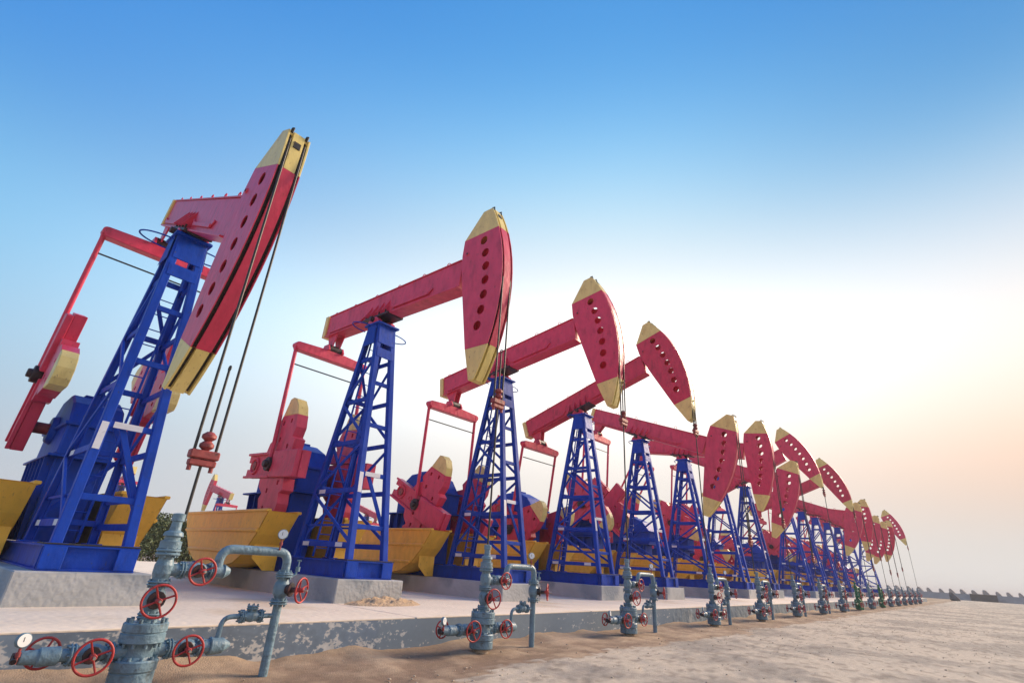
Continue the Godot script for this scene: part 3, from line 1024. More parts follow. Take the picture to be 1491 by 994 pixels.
func pose_pump(p: Node3D, tilt_deg: float, branch: float, well_dz := 0.0, hanging := true) -> void:
	var t := deg_to_rad(tilt_deg)
	var ox := -PIVOT.x
	var piv := Vector3(0, PIVOT.y - FOOT_Y, 0)
	var turn := Basis(Vector3(0, 0, 1), t)
	var e2 := TAIL.rotated(t) + PIVOT + Vector2(0, -0.25)
	var to := e2 - SHAFT
	var d := clampf(to.length(), PITMAN - CRANK_R + 0.01, PITMAN + CRANK_R - 0.01)
	var ca := (CRANK_R * CRANK_R + d * d - PITMAN * PITMAN) / (2.0 * CRANK_R * d)
	var ang := to.angle() - branch * acos(clampf(ca, -1, 1))
	var pin := SHAFT + Vector2.from_angle(ang) * CRANK_R
	var arc := ARC_C.rotated(t) + PIVOT
	var cx := arc.x + ARC_R - 0.02
	var carrier := maxf(4.9 + ARC_R * t, 2.45)
	for c in p.get_children():
		var nm := String(c.name)
		var o: Node3D = c
		if nm.begins_with("walking_beam") or nm.begins_with("horse_head"):
			o.transform = Transform3D(turn, piv)
		elif nm.begins_with("crank_guard"):
			continue
		elif nm.begins_with("crank"):
			o.transform = Transform3D(Basis(Vector3(0, 0, 1), ang), Vector3(SHAFT.x + ox, SHAFT.y - FOOT_Y, float(o.get_meta("side")) * 1.02))
		elif nm.begins_with("pitman_arm"):
			var a := (e2 - pin).angle() - PI * 0.5
			o.transform = Transform3D(Basis(Vector3(0, 0, 1), a), Vector3(pin.x + ox, pin.y - FOOT_Y, float(o.get_meta("side")) * 1.26))
		elif nm.begins_with("equalizer"):
			o.position = Vector3(e2.x + ox, e2.y - FOOT_Y, 0)
		elif nm.begins_with("bridle_cable"):
			var top := arc.y
			o.transform = Transform3D(Basis.IDENTITY.scaled(Vector3(1, top - carrier, 1)), Vector3(cx + ox, top - FOOT_Y, float(o.get_meta("side")) * 0.1325))
			o.visible = hanging
		elif nm.begins_with("carrier_bar"):
			o.position = Vector3(cx + ox, carrier - FOOT_Y, 0)
		elif nm.begins_with("polished_rod"):
			o.transform = Transform3D(Basis.IDENTITY.scaled(Vector3(1, carrier - 1.75, 1)), Vector3(cx + ox, carrier - FOOT_Y, 0))

# ------------------------------------------------------------------ wellhead
func wheel(parent: Node, at: Vector3, axis: Vector3, R := 0.15) -> void:
	var f := Mb.look(at, axis, Vector3.UP)
	var mb := Mb.new()
	mb.torus(f, R, 0.013, 28, 8)
	var w := part("handwheel", mb, M.wheel, parent)
	for k in 4:
		var a := TAU * k / 4.0 + 0.4
		var sp := Mb.new()
		sp.cyl(f * Vector3(0, 0, -0.035), f * Vector3(cos(a) * R, sin(a) * R, 0), 0.011, -1.0, 6)
		part("spoke", sp, M.wheel, w)
	var hb := Mb.new()
	hb.cyl(f * Vector3(0, 0, -0.06), f * Vector3(0, 0, 0.03), 0.03, -1.0, 12, 0.004)
	part("wheel_hub", hb, M.wheel, w)
	var st := Mb.new()
	st.cyl(f * Vector3(0, 0, -0.16), f * Vector3(0, 0, 0.09), 0.014, -1.0, 8)
	part("stem", st, M.steel, w)

func flange(mb: Mb, at: Vector3, axis: Vector3, r: float, t: float, bolts := 8) -> void:
	var a := axis.normalized()
	mb.cyl(at - a * t * 0.5, at - a * 0.006, r, -1.0, 22, 0.008)
	mb.cyl(at + a * 0.006, at + a * t * 0.5, r, -1.0, 22, 0.008)
	mb.cyl(at - a * 0.01, at + a * 0.01, r * 0.8, -1.0, 16)
	var f := Mb.look(at, a, Vector3.UP if absf(a.y) < 0.9 else Vector3.RIGHT)
	for k in bolts:
		var g := TAU * (k + 0.5) / bolts
		var q := Vector3(cos(g), sin(g), 0) * (r * 0.82)
		mb.cyl(f * (q + Vector3(0, 0, -t * 0.5 - 0.022)), f * (q + Vector3(0, 0, t * 0.5 + 0.022)), r * 0.075 + 0.004, -1.0, 6)

# gate valve: round body on a pipe running along `run`, bonnet and stem towards `out`
func valve(parent: Node, at: Vector3, run: Vector3, out: Vector3, paint: Material, r := 0.1, R := 0.15, reach := 0.3) -> void:
	var mb := Mb.new()
	var f := Mb.look(at, run, out)
	mb.lathe([Vector2(0, -0.16), Vector2(r * 0.62, -0.16), Vector2(r * 0.7, -0.11), Vector2(r * 0.98, -0.06), Vector2(r * 1.06, 0.0), Vector2(r * 0.98, 0.06), Vector2(r * 0.7, 0.11), Vector2(r * 0.62, 0.16), Vector2(0, 0.16)], f, 18)
	var v := part("gate_valve", mb, paint, parent)
	for s in [-1.0, 1.0]:
		var fl := Mb.new()
		flange(fl, at + run * s * 0.165, run, r * 1.15, 0.05, 6)
		part("valve_flange", fl, paint, v)
	var bn := Mb.new()
	bn.cyl(at, at + out * (reach * 0.5), r * 0.72, r * 0.6, 16, 0.006)
	bn.cyl(at + out * (reach * 0.42), at + out * (reach * 0.52), r * 0.9, -1.0, 12, 0.006)
	bn.cyl(at + out * (reach * 0.5), at + out * (reach * 0.8), r * 0.36, r * 0.28, 12)
	part("bonnet", bn, M.grease if paint == M.teal else paint, v)
	wheel(v, at + out * (reach + 0.0), out, R)

func gauge(parent: Node, at: Vector3, facing: Vector3, paint: Material) -> void:
	var mb := Mb.new()
	mb.cyl(at - Vector3(0, 0.2, 0), at - Vector3(0, 0.05, 0), 0.012, -1.0, 8)
	mb.cyl(at - Vector3(0, 0.14, 0), at - Vector3(0, 0.1, 0), 0.022, -1.0, 6)
	var g := part("pressure_gauge", mb, M.clamp, parent)
	mb = Mb.new()
	mb.cyl(at - facing * 0.022, at + facing * 0.018, 0.066, -1.0, 24, 0.006)
	part("gauge_case", mb, paint, g)
	mb = Mb.new()
	mb.cyl(at + facing * 0.016, at + facing * 0.021, 0.057, -1.0, 24)
	part("dial", mb, M.dial, g)
	mb = Mb.new()
	var f := Mb.look(at + facing * 0.0225, facing, Vector3.UP)
	mb.box(f * Vector3(0.008, 0.006, 0), Vector3(0.04, 0.006, 0.002), 0.0005, f.basis)
	part("pointer", mb, M.dark, g)

func bend(a: Vector3, corner: Vector3, b: Vector3, r: float, k := 6) -> Array:
	var u := (a - corner).normalized()
	var w := (b - corner).normalized()
	var out := []
	for i in k + 1:
		var t := float(i) / k
		var p := corner + u * r * (1 - t) * (1 - t) + w * r * t * t
		out.append(p)
	return out

func make_well(paint: Material) -> Node3D:
	var w := Node3D.new()
	var UPV := Vector3.UP
	var fu := Transform3D(Basis(Vector3.RIGHT, Vector3(0, 0, -1), Vector3.UP), Vector3.ZERO)
	var mb := Mb.new()
	mb.lathe([Vector2(0.14, -0.3), Vector2(0.14, 0.09), Vector2(0.1, 0.09)], fu, 20)
	part("casing", mb, M.rock, w)
	mb = Mb.new()
	mb.lathe([Vector2(0, 0.07), Vector2(0.2, 0.07), Vector2(0.215, 0.085), Vector2(0.215, 0.19), Vector2(0.205, 0.2), Vector2(0.205, 0.206), Vector2(0.222, 0.214), Vector2(0.222, 0.3), Vector2(0.21, 0.315), Vector2(0.165, 0.315), Vector2(0.15, 0.34), Vector2(0.15, 0.44), Vector2(0.17, 0.47), Vector2(0, 0.47)], fu, 28)
	part("casing_spool", mb, paint, w)
	mb = Mb.new()
	mb.lathe([Vector2(0, 0.47), Vector2(0.2, 0.47), Vector2(0.222, 0.48), Vector2(0.222, 0.56), Vector2(0.208, 0.568), Vector2(0.208, 0.578), Vector2(0.222, 0.586), Vector2(0.222, 0.66), Vector2(0.21, 0.67), Vector2(0.1, 0.67), Vector2(0.09, 0.72), Vector2(0, 0.72)], fu, 28)
	part("tubing_flange", mb, paint, w)
	mb = Mb.new()
	for ring in [[0.66, 0.71], [0.43, 0.475], [0.31, 0.345]]:
		for k in 10:
			var a := TAU * k / 10.0
			mb.cyl(Vector3(cos(a) * 0.183, ring[0], sin(a) * 0.183), Vector3(cos(a) * 0.183, ring[1], sin(a) * 0.183), 0.02, -1.0, 6)
	var bl := part("flange_bolts", mb, paint, w)
	bl.set_meta("kind", "stuff")
	# master valve, tee, stuffing box
	valve(w, Vector3(0, 0.9, 0), UPV, Vector3(1, 0, 0.12).normalized(), paint, 0.105, 0.165, 0.28)
	mb = Mb.new()
	mb.lathe([Vector2(0, 1.07), Vector2(0.085, 1.07), Vector2(0.085, 1.12), Vector2(0.1, 1.17), Vector2(0.1, 1.26), Vector2(0.08, 1.32), Vector2(0.08, 1.38), Vector2(0, 1.38)], fu, 18)
	mb.cyl(Vector3(0, 1.21, 0), Vector3(0, 1.21, -0.2), 0.07, -1.0, 16)
	part("flow_tee", mb, paint, w)
	mb = Mb.new()
	flange(mb, Vector3(0, 1.4, 0), UPV, 0.13, 0.07, 6)
	part("tee_flange", mb, paint, w)
	mb = Mb.new()
	mb.lathe([Vector2(0, 1.44), Vector2(0.115, 1.44), Vector2(0.115, 1.52), Vector2(0.085, 1.53), Vector2(0.085, 1.57), Vector2(0.11, 1.58), Vector2(0.1, 1.62), Vector2(0.062, 1.64), Vector2(0.055, 1.74), Vector2(0.07, 1.75), Vector2(0.07, 1.83), Vector2(0.03, 1.84), Vector2(0, 1.84)], fu, 18)
	part("stuffing_box", mb, paint, w)
	# wing valve and flow loop
	valve(w, Vector3(0, 1.21, -0.36), Vector3(0, 0, -1), Vector3(1, 0, 0), paint, 0.085, 0.145, 0.22)
	mb = Mb.new()
	mb.cyl(Vector3(0, 1.21, -0.5), Vector3(0, 1.21, -0.68), 0.075, 0.07, 16, 0.006)
	mb.cyl(Vector3(0, 1.21, -0.67), Vector3(0, 1.21, -0.76), 0.085, 0.045, 16, 0.01)
	part("end_plug", mb, paint, w)
	mb = Mb.new()
	var pts := [Vector3(0, 1.2, -0.6)]
	pts.append_array(bend(Vector3(0, 1.2, -0.6), Vector3(0, 1.475, -0.6), Vector3(0, 1.475, -1.5), 0.15))
	pts.append_array(bend(Vector3(0, 1.475, -0.6), Vector3(0, 1.475, -1.5), Vector3(0, 1.2, -1.5), 0.15))
	pts.append(Vector3(0, 1.2, -1.5))
	mb.tube(pts, 0.056, 16)
	part("flow_loop", mb, paint, w)
	gauge(w, Vector3(0.05, 1.7, -1.33), Vector3(1, 0.05, 0.55).normalized(), paint)
	mb = Mb.new()
	flange(mb, Vector3(0, 1.2, -1.5), UPV, 0.1, 0.06, 6)
	part("loop_flange", mb, paint, w)
	valve(w, Vector3(0, 1.02, -1.5), UPV, Vector3(0.9, 0, -0.55).normalized(), paint, 0.1, 0.15, 0.3)
	mb = Mb.new()
	mb.cyl(Vector3(0, -0.3, -1.5), Vector3(0, 0.84, -1.5), 0.056, -1.0, 18)
	part("riser_pipe", mb, paint, w)
	mb = Mb.new()
	mb.tube([Vector3(0, 1.16, -1.56), Vector3(0, 1.2, -1.66), Vector3(0, 1.28, -1.68)], 0.016, 8)
	mb.cyl(Vector3(0, 1.24, -1.68), Vector3(0, 1.3, -1.68), 0.03, -1.0, 10)
	mb.cyl(Vector3(0, 1.3, -1.68), Vector3(0, 1.38, -1.68), 0.009, -1.0, 8)
	mb.cyl(Vector3(-0.05, 1.38, -1.68), Vector3(0.05, 1.38, -1.68), 0.009, -1.0, 8)
	part("sample_cock", mb, paint, w)
	# side arm towards the riser
	var ya := 0.39
	mb = Mb.new()
	mb.cyl(Vector3(0, ya, -0.1), Vector3(0, ya, -0.28), 0.075, -1.0, 16)
	part("side_outlet", mb, paint, w)
	valve(w, Vector3(0, ya, -0.46), Vector3(0, 0, -1), Vector3(1, 0, 0.1).normalized(), paint, 0.09, 0.15, 0.22)
	mb = Mb.new()
	mb.cyl(Vector3(0, ya, -0.64), Vector3(0, ya, -0.74), 0.075, -1.0, 16, 0.006)
	mb.cyl(Vector3(0, ya, -0.73), Vector3(0, ya, -0.9), 0.1, 0.085, 18, 0.01)
	mb.cyl(Vector3(0, ya, -0.89), Vector3(0, ya, -0.98), 0.085, 0.03, 18)
	part("reducer_plug", mb, paint, w)
	mb = Mb.new()
	pts = [Vector3(0, ya + 0.05, -0.82)]
	pts.append_array(bend(Vector3(0, ya, -0.82), Vector3(0, 0.7, -0.82), Vector3(0, 0.7, -1.1), 0.12))
	pts.append(Vector3(0, 0.7, -1.02))
	mb.tube(pts, 0.03, 12)
	part("bypass_pipe", mb, paint, w)
	mb = Mb.new()
	mb.lathe([Vector2(0, -0.13), Vector2(0.04, -0.13), Vector2(0.06, -0.05), Vector2(0.07, 0), Vector2(0.06, 0.05), Vector2(0.04, 0.13), Vector2(0, 0.13)], Transform3D(Basis(Vector3.RIGHT, Vector3.UP, Vector3(0, 0, 1)), Vector3(0, 0.7, -1.17)), 16)
	mb.cyl(Vector3(0, 0.7, -1.17), Vector3(0, 0.79, -1.17), 0.045, -1.0, 14)
	mb.cyl(Vector3(0, 0.7, -1.3), Vector3(0, 0.7, -1.45), 0.028, -1.0, 12)
	flange(mb, Vector3(0, 0.8, -1.17), UPV, 0.075, 0.04, 6)
	flange(mb, Vector3(0, 0.7, -1.05), Vector3(0, 0, 1), 0.08, 0.04, 6)
	flange(mb, Vector3(0, 0.7, -1.29), Vector3(0, 0, 1), 0.08, 0.04, 6)
	part("check_valve", mb, paint, w)
	# side arm with gauge
	mb = Mb.new()
	mb.cyl(Vector3(0, ya, 0.1), Vector3(0, ya, 0.26), 0.075, -1.0, 16)
	part("side_outlet", mb, paint, w)
	valve(w, Vector3(0, ya, 0.44), Vector3(0, 0, 1), Vector3(1, 0, 0.1).normalized(), paint, 0.09, 0.16, 0.24)
	mb = Mb.new()
	mb.cyl(Vector3(0, ya, 0.6), Vector3(0, ya, 0.72), 0.06, -1.0, 16)
	mb.cyl(Vector3(0, ya, 0.7), Vector3(0, ya, 0.88), 0.085, -1.0, 16, 0.012)
	mb.cyl(Vector3(0, ya, 0.86), Vector3(0, ya, 1.02), 0.07, 0.06, 16, 0.01)
	part("choke_body", mb, paint, w)
	wheel(w, Vector3(-0.22, ya, 0.8), Vector3(-1, 0, 0), 0.14)
	mb = Mb.new()
	mb.cyl(Vector3(-0.2, ya, 0.8), Vector3(0, ya, 0.8), 0.03, -1.0, 10)
	part("choke_stem", mb, paint, w)
	mb = Mb.new()
	mb.cyl(Vector3(0, ya, 1.02), Vector3(0, ya, 1.07), 0.05, -1.0, 10)
	mb.cyl(Vector3(0, ya, 1.04), Vector3(0.08, ya - 0.02, 1.06), 0.03, 0.025, 10)
	part("needle_valve", mb, M.grease, w)
	gauge(w, Vector3(0.06, ya + 0.16, 1.04), Vector3(1, 0.08, -0.3).normalized(), paint)
	return w

# ------------------------------------------------------------------ ground, platform
func grow(from: float, to: float, step: float, k: float) -> Array:
	var out := [from]
	var x := from
	var s := signf(to - from)
	while absf(x - from) < absf(to - from):
		x += s * (step + k * absf(x - from))
		out.append(x)
	out[-1] = to
	return out

func make_ground() -> void:
	var xs := grow(-1.5, -2500.0, 0.6, 0.25)
	xs.reverse()
	xs.pop_back()
	var xmid := -1.5
	while xmid < 9.0:
		xs.append(xmid)
		xmid += 0.085
	xs.append_array(grow(9.0, 2500.0, 0.12, 0.05))
	var zs := grow(-1.0, 2500.0, 0.15, 0.25)
	zs.reverse()
	zs.pop_back()
	zs.append_array(grow(-1.0, -2500.0, 0.055, 0.0125))
	var big := noise(5, 0.35, 4)
	var mid := noise(6, 1.3, 4)
	var fine := noise(7, 6.0, 3)
	var patch := noise(8, 0.22, 5)
	var crumb := noise(9, 2.6, 4)
	var soil := Color(rgb(132, 108, 88)).srgb_to_linear()
	var sandy := Color(rgb(182, 157, 130)).srgb_to_linear()
	var crust := Color(rgb(192, 178, 160)).srgb_to_linear()
	var grey := Color(rgb(154, 144, 133)).srgb_to_linear()
	var dark := Color(rgb(112, 100, 90)).srgb_to_linear()
	var nx := xs.size()
	var nz := zs.size()
	var P := PackedVector3Array()
	var C := PackedColorArray()
	P.resize(nx * nz)
	C.resize(nx * nz)
	for j in nz:
		var z: float = zs[j]
		var near_z := clampf(1.0 - absf(z) / 160.0, 0.0, 1.0)
		for i in nx:
			var x: float = xs[i]
			var k := near_z * clampf(1.0 - absf(x) / 120.0, 0.0, 1.0)
			var b := big.get_noise_2d(x, z)
			var m := mid.get_noise_2d(x, z)
			var f := fine.get_noise_2d(x, z)
			var edge := 1.15 + b * 0.7 + m * 0.35 + clampf((z + 9.0) * 0.12, 0.0, 0.6)
			var road := smoothstep(-0.06, 0.1, x - edge + f * 0.12)
			var d := x - PAD_X
			var drift := 0.0
			if d > -0.4:
				drift = exp(-maxf(d, 0.0) / 0.42) * (0.05 + 0.11 * clampf(b * 1.6 + 0.35, 0, 1))
			var y := (b * 0.03 + m * 0.012 + f * 0.004) * k + drift * k
			y += road * (absf(crumb.get_noise_2d(x, z)) * 0.04 + absf(f) * 0.014) * k
			P[j * nx + i] = Vector3(x, y, z)
			var col := soil.lerp(sandy, clampf(0.22 + m * 1.1 + b * 0.9 + f * 0.3, 0, 1))
			col = col.lerp(sandy, clampf(drift * 9.0, 0, 0.8))
			var pt := patch.get_noise_2d(x, z)
			var rc := crust.lerp(grey, clampf(pt * 3.0 + m * 1.2 + 0.15 + clampf((x - 3.0) * 0.06, 0, 0.35), 0, 1))
			rc = rc.lerp(dark, clampf((crumb.get_noise_2d(x * 0.8 + 40.0, z) - 0.22) * 5.0, 0, 0.55))
			col = col.lerp(rc, road)
			if x < -14.0:
				col = sandy.lerp(grey, clampf(pt * 2.0 + 0.4, 0, 1))
			C[j * nx + i] = col
	var N := PackedVector3Array()
	N.resize(nx * nz)
	for j in nz:
		for i in nx:
			var a := P[j * nx + maxi(i - 1, 0)]
			var b := P[j * nx + mini(i + 1, nx - 1)]
			var c := P[maxi(j - 1, 0) * nx + i]
			var d := P[mini(j + 1, nz - 1) * nx + i]
			var nn := (d - c).cross(b - a).normalized()
			N[j * nx + i] = nn if nn.y > 0 else -nn
	var I := PackedInt32Array()
	for j in nz - 1:
		for i in nx - 1:
			var q := j * nx + i
			I.append_array(PackedInt32Array([q, q + nx, q + 1, q + 1, q + nx, q + nx + 1]))
	var arr := []
	arr.resize(Mesh.ARRAY_MAX)
	arr[Mesh.ARRAY_VERTEX] = P
	arr[Mesh.ARRAY_NORMAL] = N
	arr[Mesh.ARRAY_COLOR] = C
	arr[Mesh.ARRAY_INDEX] = I
	var am := ArrayMesh.new()
	am.add_surface_from_arrays(Mesh.PRIMITIVE_TRIANGLES, arr)
	var g := MeshInstance3D.new()
	g.name = "ground"
	g.mesh = am
	var mt := surface(rgb(244, 243, 241), 131, 0.07, rgb(220, 216, 210), 0.35, 1.0, 1.1, 2.2, 0.14, 3.0, 0.03)
	mt.vertex_color_use_as_albedo = true
	g.material_override = mt
	g.set_meta("kind", "structure")
	add_child(g)

func wall_texture() -> StandardMaterial3D:
	# paint of the platform's face: grey-blue coat, flaked off in patches down to pale concrete
	var w := 2048
	var h := 80
	var n1 := noise(301, 1.9, 6)
	var n2 := noise(302, 6.0, 4)
	var n3 := noise(303, 0.5, 4)
	var n4 := noise(304, 16.0, 3)
	var bytes := PackedByteArray()
	bytes.resize(w * h * 3)
	for y in h:
		for x in w:
			var u := 3.0 - 21.0 * (x + 0.5) / w          # world z
			var v := PAD_Y * (1.0 - (y + 0.5) / h)
			var b0 := n2.get_noise_2d(u, v * 1.4)
			var a := n1.get_noise_2d(u + n2.get_noise_2d(v * 3.0, u) * 0.12, v * 1.9 + b0 * 0.1)
			var b := b0
			var c := n3.get_noise_2d(u, v)
			var amt := 0.20 if u > -6.2 else 0.44
			if u < -6.2 and u > -7.2:
				amt = lerpf(0.44, 0.2, u + 7.2)
			amt -= (0.16 * smoothstep(0.34, 0.16, v) if u > -6.5 else 0.0) + c * 0.16
			var bare := clampf((a * 0.8 + b * 0.55 + n4.get_noise_2d(u, v) * 0.4 - amt) * 9.0, 0, 1)
			var coat := Vector3(114, 129, 145) * (1.0 + c * 0.16 + b * 0.08)
			if u < -6.2:
				coat = coat.lerp(Vector3(122, 136, 148), 0.7)
			var stone := Vector3(190, 187, 183) * (1.0 + b * 0.12 + a * 0.06)
			var col := coat.lerp(stone, bare * 0.9)
			var i := (y * w + x) * 3
			bytes[i] = int(clampf(col.x, 0, 255))
			bytes[i + 1] = int(clampf(col.y, 0, 255))
			bytes[i + 2] = int(clampf(col.z, 0, 255))
	var m := StandardMaterial3D.new()
	m.albedo_texture = ImageTexture.create_from_image(Image.create_from_data(w, h, false, Image.FORMAT_RGB8, bytes))
	m.roughness = 0.85
	return m

func make_platform() -> void:
	var top := Mb.new()
	# slab with a chamfered lip, drawn as bays with joints between them
	var slab := Node3D.new()
	var z := 8.0
	var body := Mb.new()
	body.box(Vector3(-15.87, PAD_Y * 0.5 - 0.21, -52.0), Vector3(30.0, PAD_Y + 0.4, 124.0), 0.01)
	structure("platform", body, M.slab)
	var host := get_node("platform")
	var bay := Mb.new()
	bay.box(Vector3(0, 0, 0), Vector3(5.96, 0.03, 5.96), 0.008)
	var bm := bay.mesh()
	for i in 8:
		for j in 3:
			again("slab", bm, M.slab, host, Transform3D(Basis.IDENTITY, Vector3(-3.83 - j * 6.0, PAD_Y - 0.012 + 0.0012 * ((i * 7 + j * 5) % 4), 2.0 - i * 6.0)))
	# painted face: sheet in front of the slab's edge
	var a := []
	a.resize(Mesh.ARRAY_MAX)
	var vs := PackedVector3Array()
	var us := PackedVector2Array()
	var ns := PackedVector3Array()
	var x := PAD_X + 0.006
	for q in [[3.0, 0.0], [-18.0, 1.0]]:
		vs.append(Vector3(x, PAD_Y - 0.004, q[0]))
		us.append(Vector2(q[1], 0))
		vs.append(Vector3(x, -0.2, q[0]))
		us.append(Vector2(q[1], 1.35))
		ns.append_array(PackedVector3Array([Vector3.RIGHT, Vector3.RIGHT]))
	a[Mesh.ARRAY_VERTEX] = vs
	a[Mesh.ARRAY_TEX_UV] = us
	a[Mesh.ARRAY_NORMAL] = ns
	a[Mesh.ARRAY_INDEX] = PackedInt32Array([0, 2, 1, 1, 2, 3])
	var am := ArrayMesh.new()
	am.add_surface_from_arrays(Mesh.PRIMITIVE_TRIANGLES, a)
	again("painted_face", am, wall_texture(), host, Transform3D.IDENTITY)
	var far := Mb.new()
	far.box(Vector3(PAD_X, PAD_Y * 0.5 - 0.1, -66.0), Vector3(0.012, PAD_Y + 0.19, 96.0), 0.002)
	part("painted_face", far, M.coat, host)
	slab.free()

# a low heap of sand
func heap(mb: Mb, at: Vector3, rx: float, rz: float, h: float, sd: int) -> void:
	var nn := noise(sd, 1.6, 4)
	var k := 26
	var pts := []
	for i in k + 1:
		var row := []
		for j in k + 1:
			var u := (float(i) / k) * 2.0 - 1.0
			var w := (float(j) / k) * 2.0 - 1.0
			var r := sqrt(u * u + w * w)
			var y := h * maxf(0.0, 1.0 - r * r) * (0.75 + 0.7 * nn.get_noise_2d(u * 1.5 + at.x, w * 1.5 + at.z)) - 0.02 * smoothstep(0.8, 1.0, r) - 0.004
			row.append(at + Vector3(u * rx, y, w * rz))
		pts.append(row)
	for i in k:
		for j in k:
			mb.quad(pts[i][j], pts[i][j + 1], pts[i + 1][j + 1], pts[i + 1][j])

# ------------------------------------------------------------------ shrubs
func make_shrub(at: Vector3, h: float, rad: float, sd: int, label: String) -> void:
	var r := RandomNumberGenerator.new()
	r.seed = sd
	var t := thing("shrub", label, "shrub", at, "shrubs behind the platform")
	var tr := Mb.new()
	var tips := []
	for k in 9:
		var a := r.randf() * TAU
		var e := Vector3(cos(a) * rad * r.randf_range(0.3, 0.8), h * r.randf_range(0.5, 0.85), sin(a) * rad * r.randf_range(0.3, 0.8))
		tr.tube([Vector3(0, -0.1, 0), e * 0.45 + Vector3(0, 0.1, 0), e], 0.035, 5)
		tips.append(e)
	part("trunk", tr, M.bark, t)
	var lf := Mb.new()
	for k in 26:
		tips.append(Vector3(r.randfn() * rad * 0.5, h * r.randf_range(0.2, 0.92), r.randfn() * rad * 0.5))
	for k in 9000:
		var c: Vector3 = tips[r.randi() % tips.size()]
		var o := Vector3(r.randfn(), r.randfn() * 0.8, r.randfn()) * (0.2 * rad + 0.12)
		var p := c + o
		if p.y < 0.02 or p.y > h * 1.08:
			continue
		var l := r.randf_range(0.06, 0.13)
		var u := Vector3(r.randfn(), r.randfn(), r.randfn()).normalized()
		var w := u.cross(Vector3(r.randfn(), r.randfn(), r.randfn()).normalized()).normalized()
		lf.quad(p - u * l, p + w * l * 0.45, p + u * l, p - w * l * 0.45)
		var g := r.randf()
		var col := Color(0.045 + g * 0.04, 0.065 + g * 0.055, 0.022 + g * 0.014)
		for q in 6:
			lf.c.append(col)
	part("crown", lf, M.leaf, t)

# ------------------------------------------------------------------ scene
func _ready() -> void:
	# camera
	var cam := Camera3D.new()
	cam.name = "camera"
	var yaw := 0.7284
	var pitch := 0.4154
	var roll := 0.0618
	var fwd := Vector3(-sin(yaw) * cos(pitch), sin(pitch), -cos(yaw) * cos(pitch))
	var right := Vector3(cos(yaw), 0, -sin(yaw))
	var up := right.cross(fwd)
	var r2 := right * cos(roll) + up * sin(roll)
	var u2 := up * cos(roll) - right * sin(roll)
	cam.transform = Transform3D(Basis(r2, u2, -fwd), Vector3(7.345, 1.479, 0.0))
	cam.fov = rad_to_deg(2.0 * atan(497.0 / 739.87))
	cam.near = 0.05
	cam.far = 6000.0
	add_child(cam)
	cam.current = true
	# sky and exposure
	var env := Environment.new()
	env.background_mode = Environment.BG_SKY
	env.sky = make_sky()
	env.background_energy_multiplier = 0.8
	env.tonemap_mode = Environment.TONE_MAPPER_LINEAR
	env.tonemap_exposure = 1.25
	env.fog_enabled = true
	env.fog_density = 0.0008
	env.fog_light_color = Color(0.92, 0.9, 0.89)
	env.sdfgi_enabled = true
	env.ssao_enabled = true
	env.ssil_enabled = true
	var we := WorldEnvironment.new()
	we.name = "environment"
	we.environment = env
	add_child(we)
	# low hazy sun to the right, ahead of the camera
	var sun := DirectionalLight3D.new()
	sun.name = "sun"
	var saz := deg_to_rad(14.0)
	var sel := deg_to_rad(27.0)
	var sdir := Vector3(sin(saz) * cos(sel), sin(sel), -cos(saz) * cos(sel))
	sun.look_at_from_position(sdir * 50.0, Vector3.ZERO, Vector3.UP)
	sun.light_energy = 1.6
	sun.light_color = Color(1.0, 0.9, 0.78)
	sun.light_angular_distance = 22.0
	sun.shadow_enabled = true
	add_child(sun)

	materials()
	M.coat = surface(rgb(120, 134, 146), 141, 0.06, rgb(150, 156, 160), 0.3, 0.85, 0.3, 2.0)
	make_ground()
	make_platform()
	make_footings_and_pumps()
	make_wells()
	make_surroundings()

const POSES := [
	# index, tilt, crank branch, shift along the row, label
	[0, -25.0, 1.0, -0.1, "nearest red and blue pumpjack, its head tipped down, cut by the left edge"],
	[1, -1.0, 1.0, 0.0, "second pumpjack from the left, its red beam level and head upright"],
	[2, 9.0, 1.0, 0.0, "third pumpjack from the left, its red beam tilted slightly up towards the head"],
	[3, 19.0, 1.0, 0.0, "fourth pumpjack from the left, its head raised high"],
	[4, -20.0, 1.0, 0.0, "fifth pumpjack from the left, the first with its beam sloping down to the head"],
	[5, -7.0, -1.0, 0.0, "sixth pumpjack from the left, its beam sloping gently down to the head"],
	[6, -22.0, 1.0, 0.0, "seventh pumpjack from the left, head lowered in front of a raised one"],
	[7, 26.0, 1.0, 0.0, "eighth pumpjack from the left, head raised above the lowered one before it"],
	[9, 22.0, -1.0, 0.0, "ninth pumpjack from the left, raised head just right of a larger raised one"],
	[10, -20.0, 1.0, 0.0, "tenth pumpjack from the left, lowered head hanging under a raised one"],
	[11, -8.0, -1.0, 0.0, "eleventh pumpjack from the left, small head upright beside a lowered one"],
	[12, -20.0, 1.0, 0.0, "twelfth pumpjack from the left, small lowered head mostly hidden behind its neighbour"],
	[13, -21.0, -1.0, 0.0, "thirteenth pumpjack from the left, small lowered head near the end of the row"],
	[14, -13.0, 1.0, 0.0, "fourteenth pumpjack from the left, small head hanging lowest near the row's end"],
	[16, 20.0, 1.0, 0.0, "farthest pumpjack at the right end of the row, head raised"],
]

func repaint(o: Node, swap: Dictionary) -> void:      # units were painted at different times
	if swap.is_empty():
		return
	for c in o.get_children():
		if c is MeshInstance3D and swap.has(c.material_override):
			c.material_override = swap[c.material_override]
		repaint(c, swap)

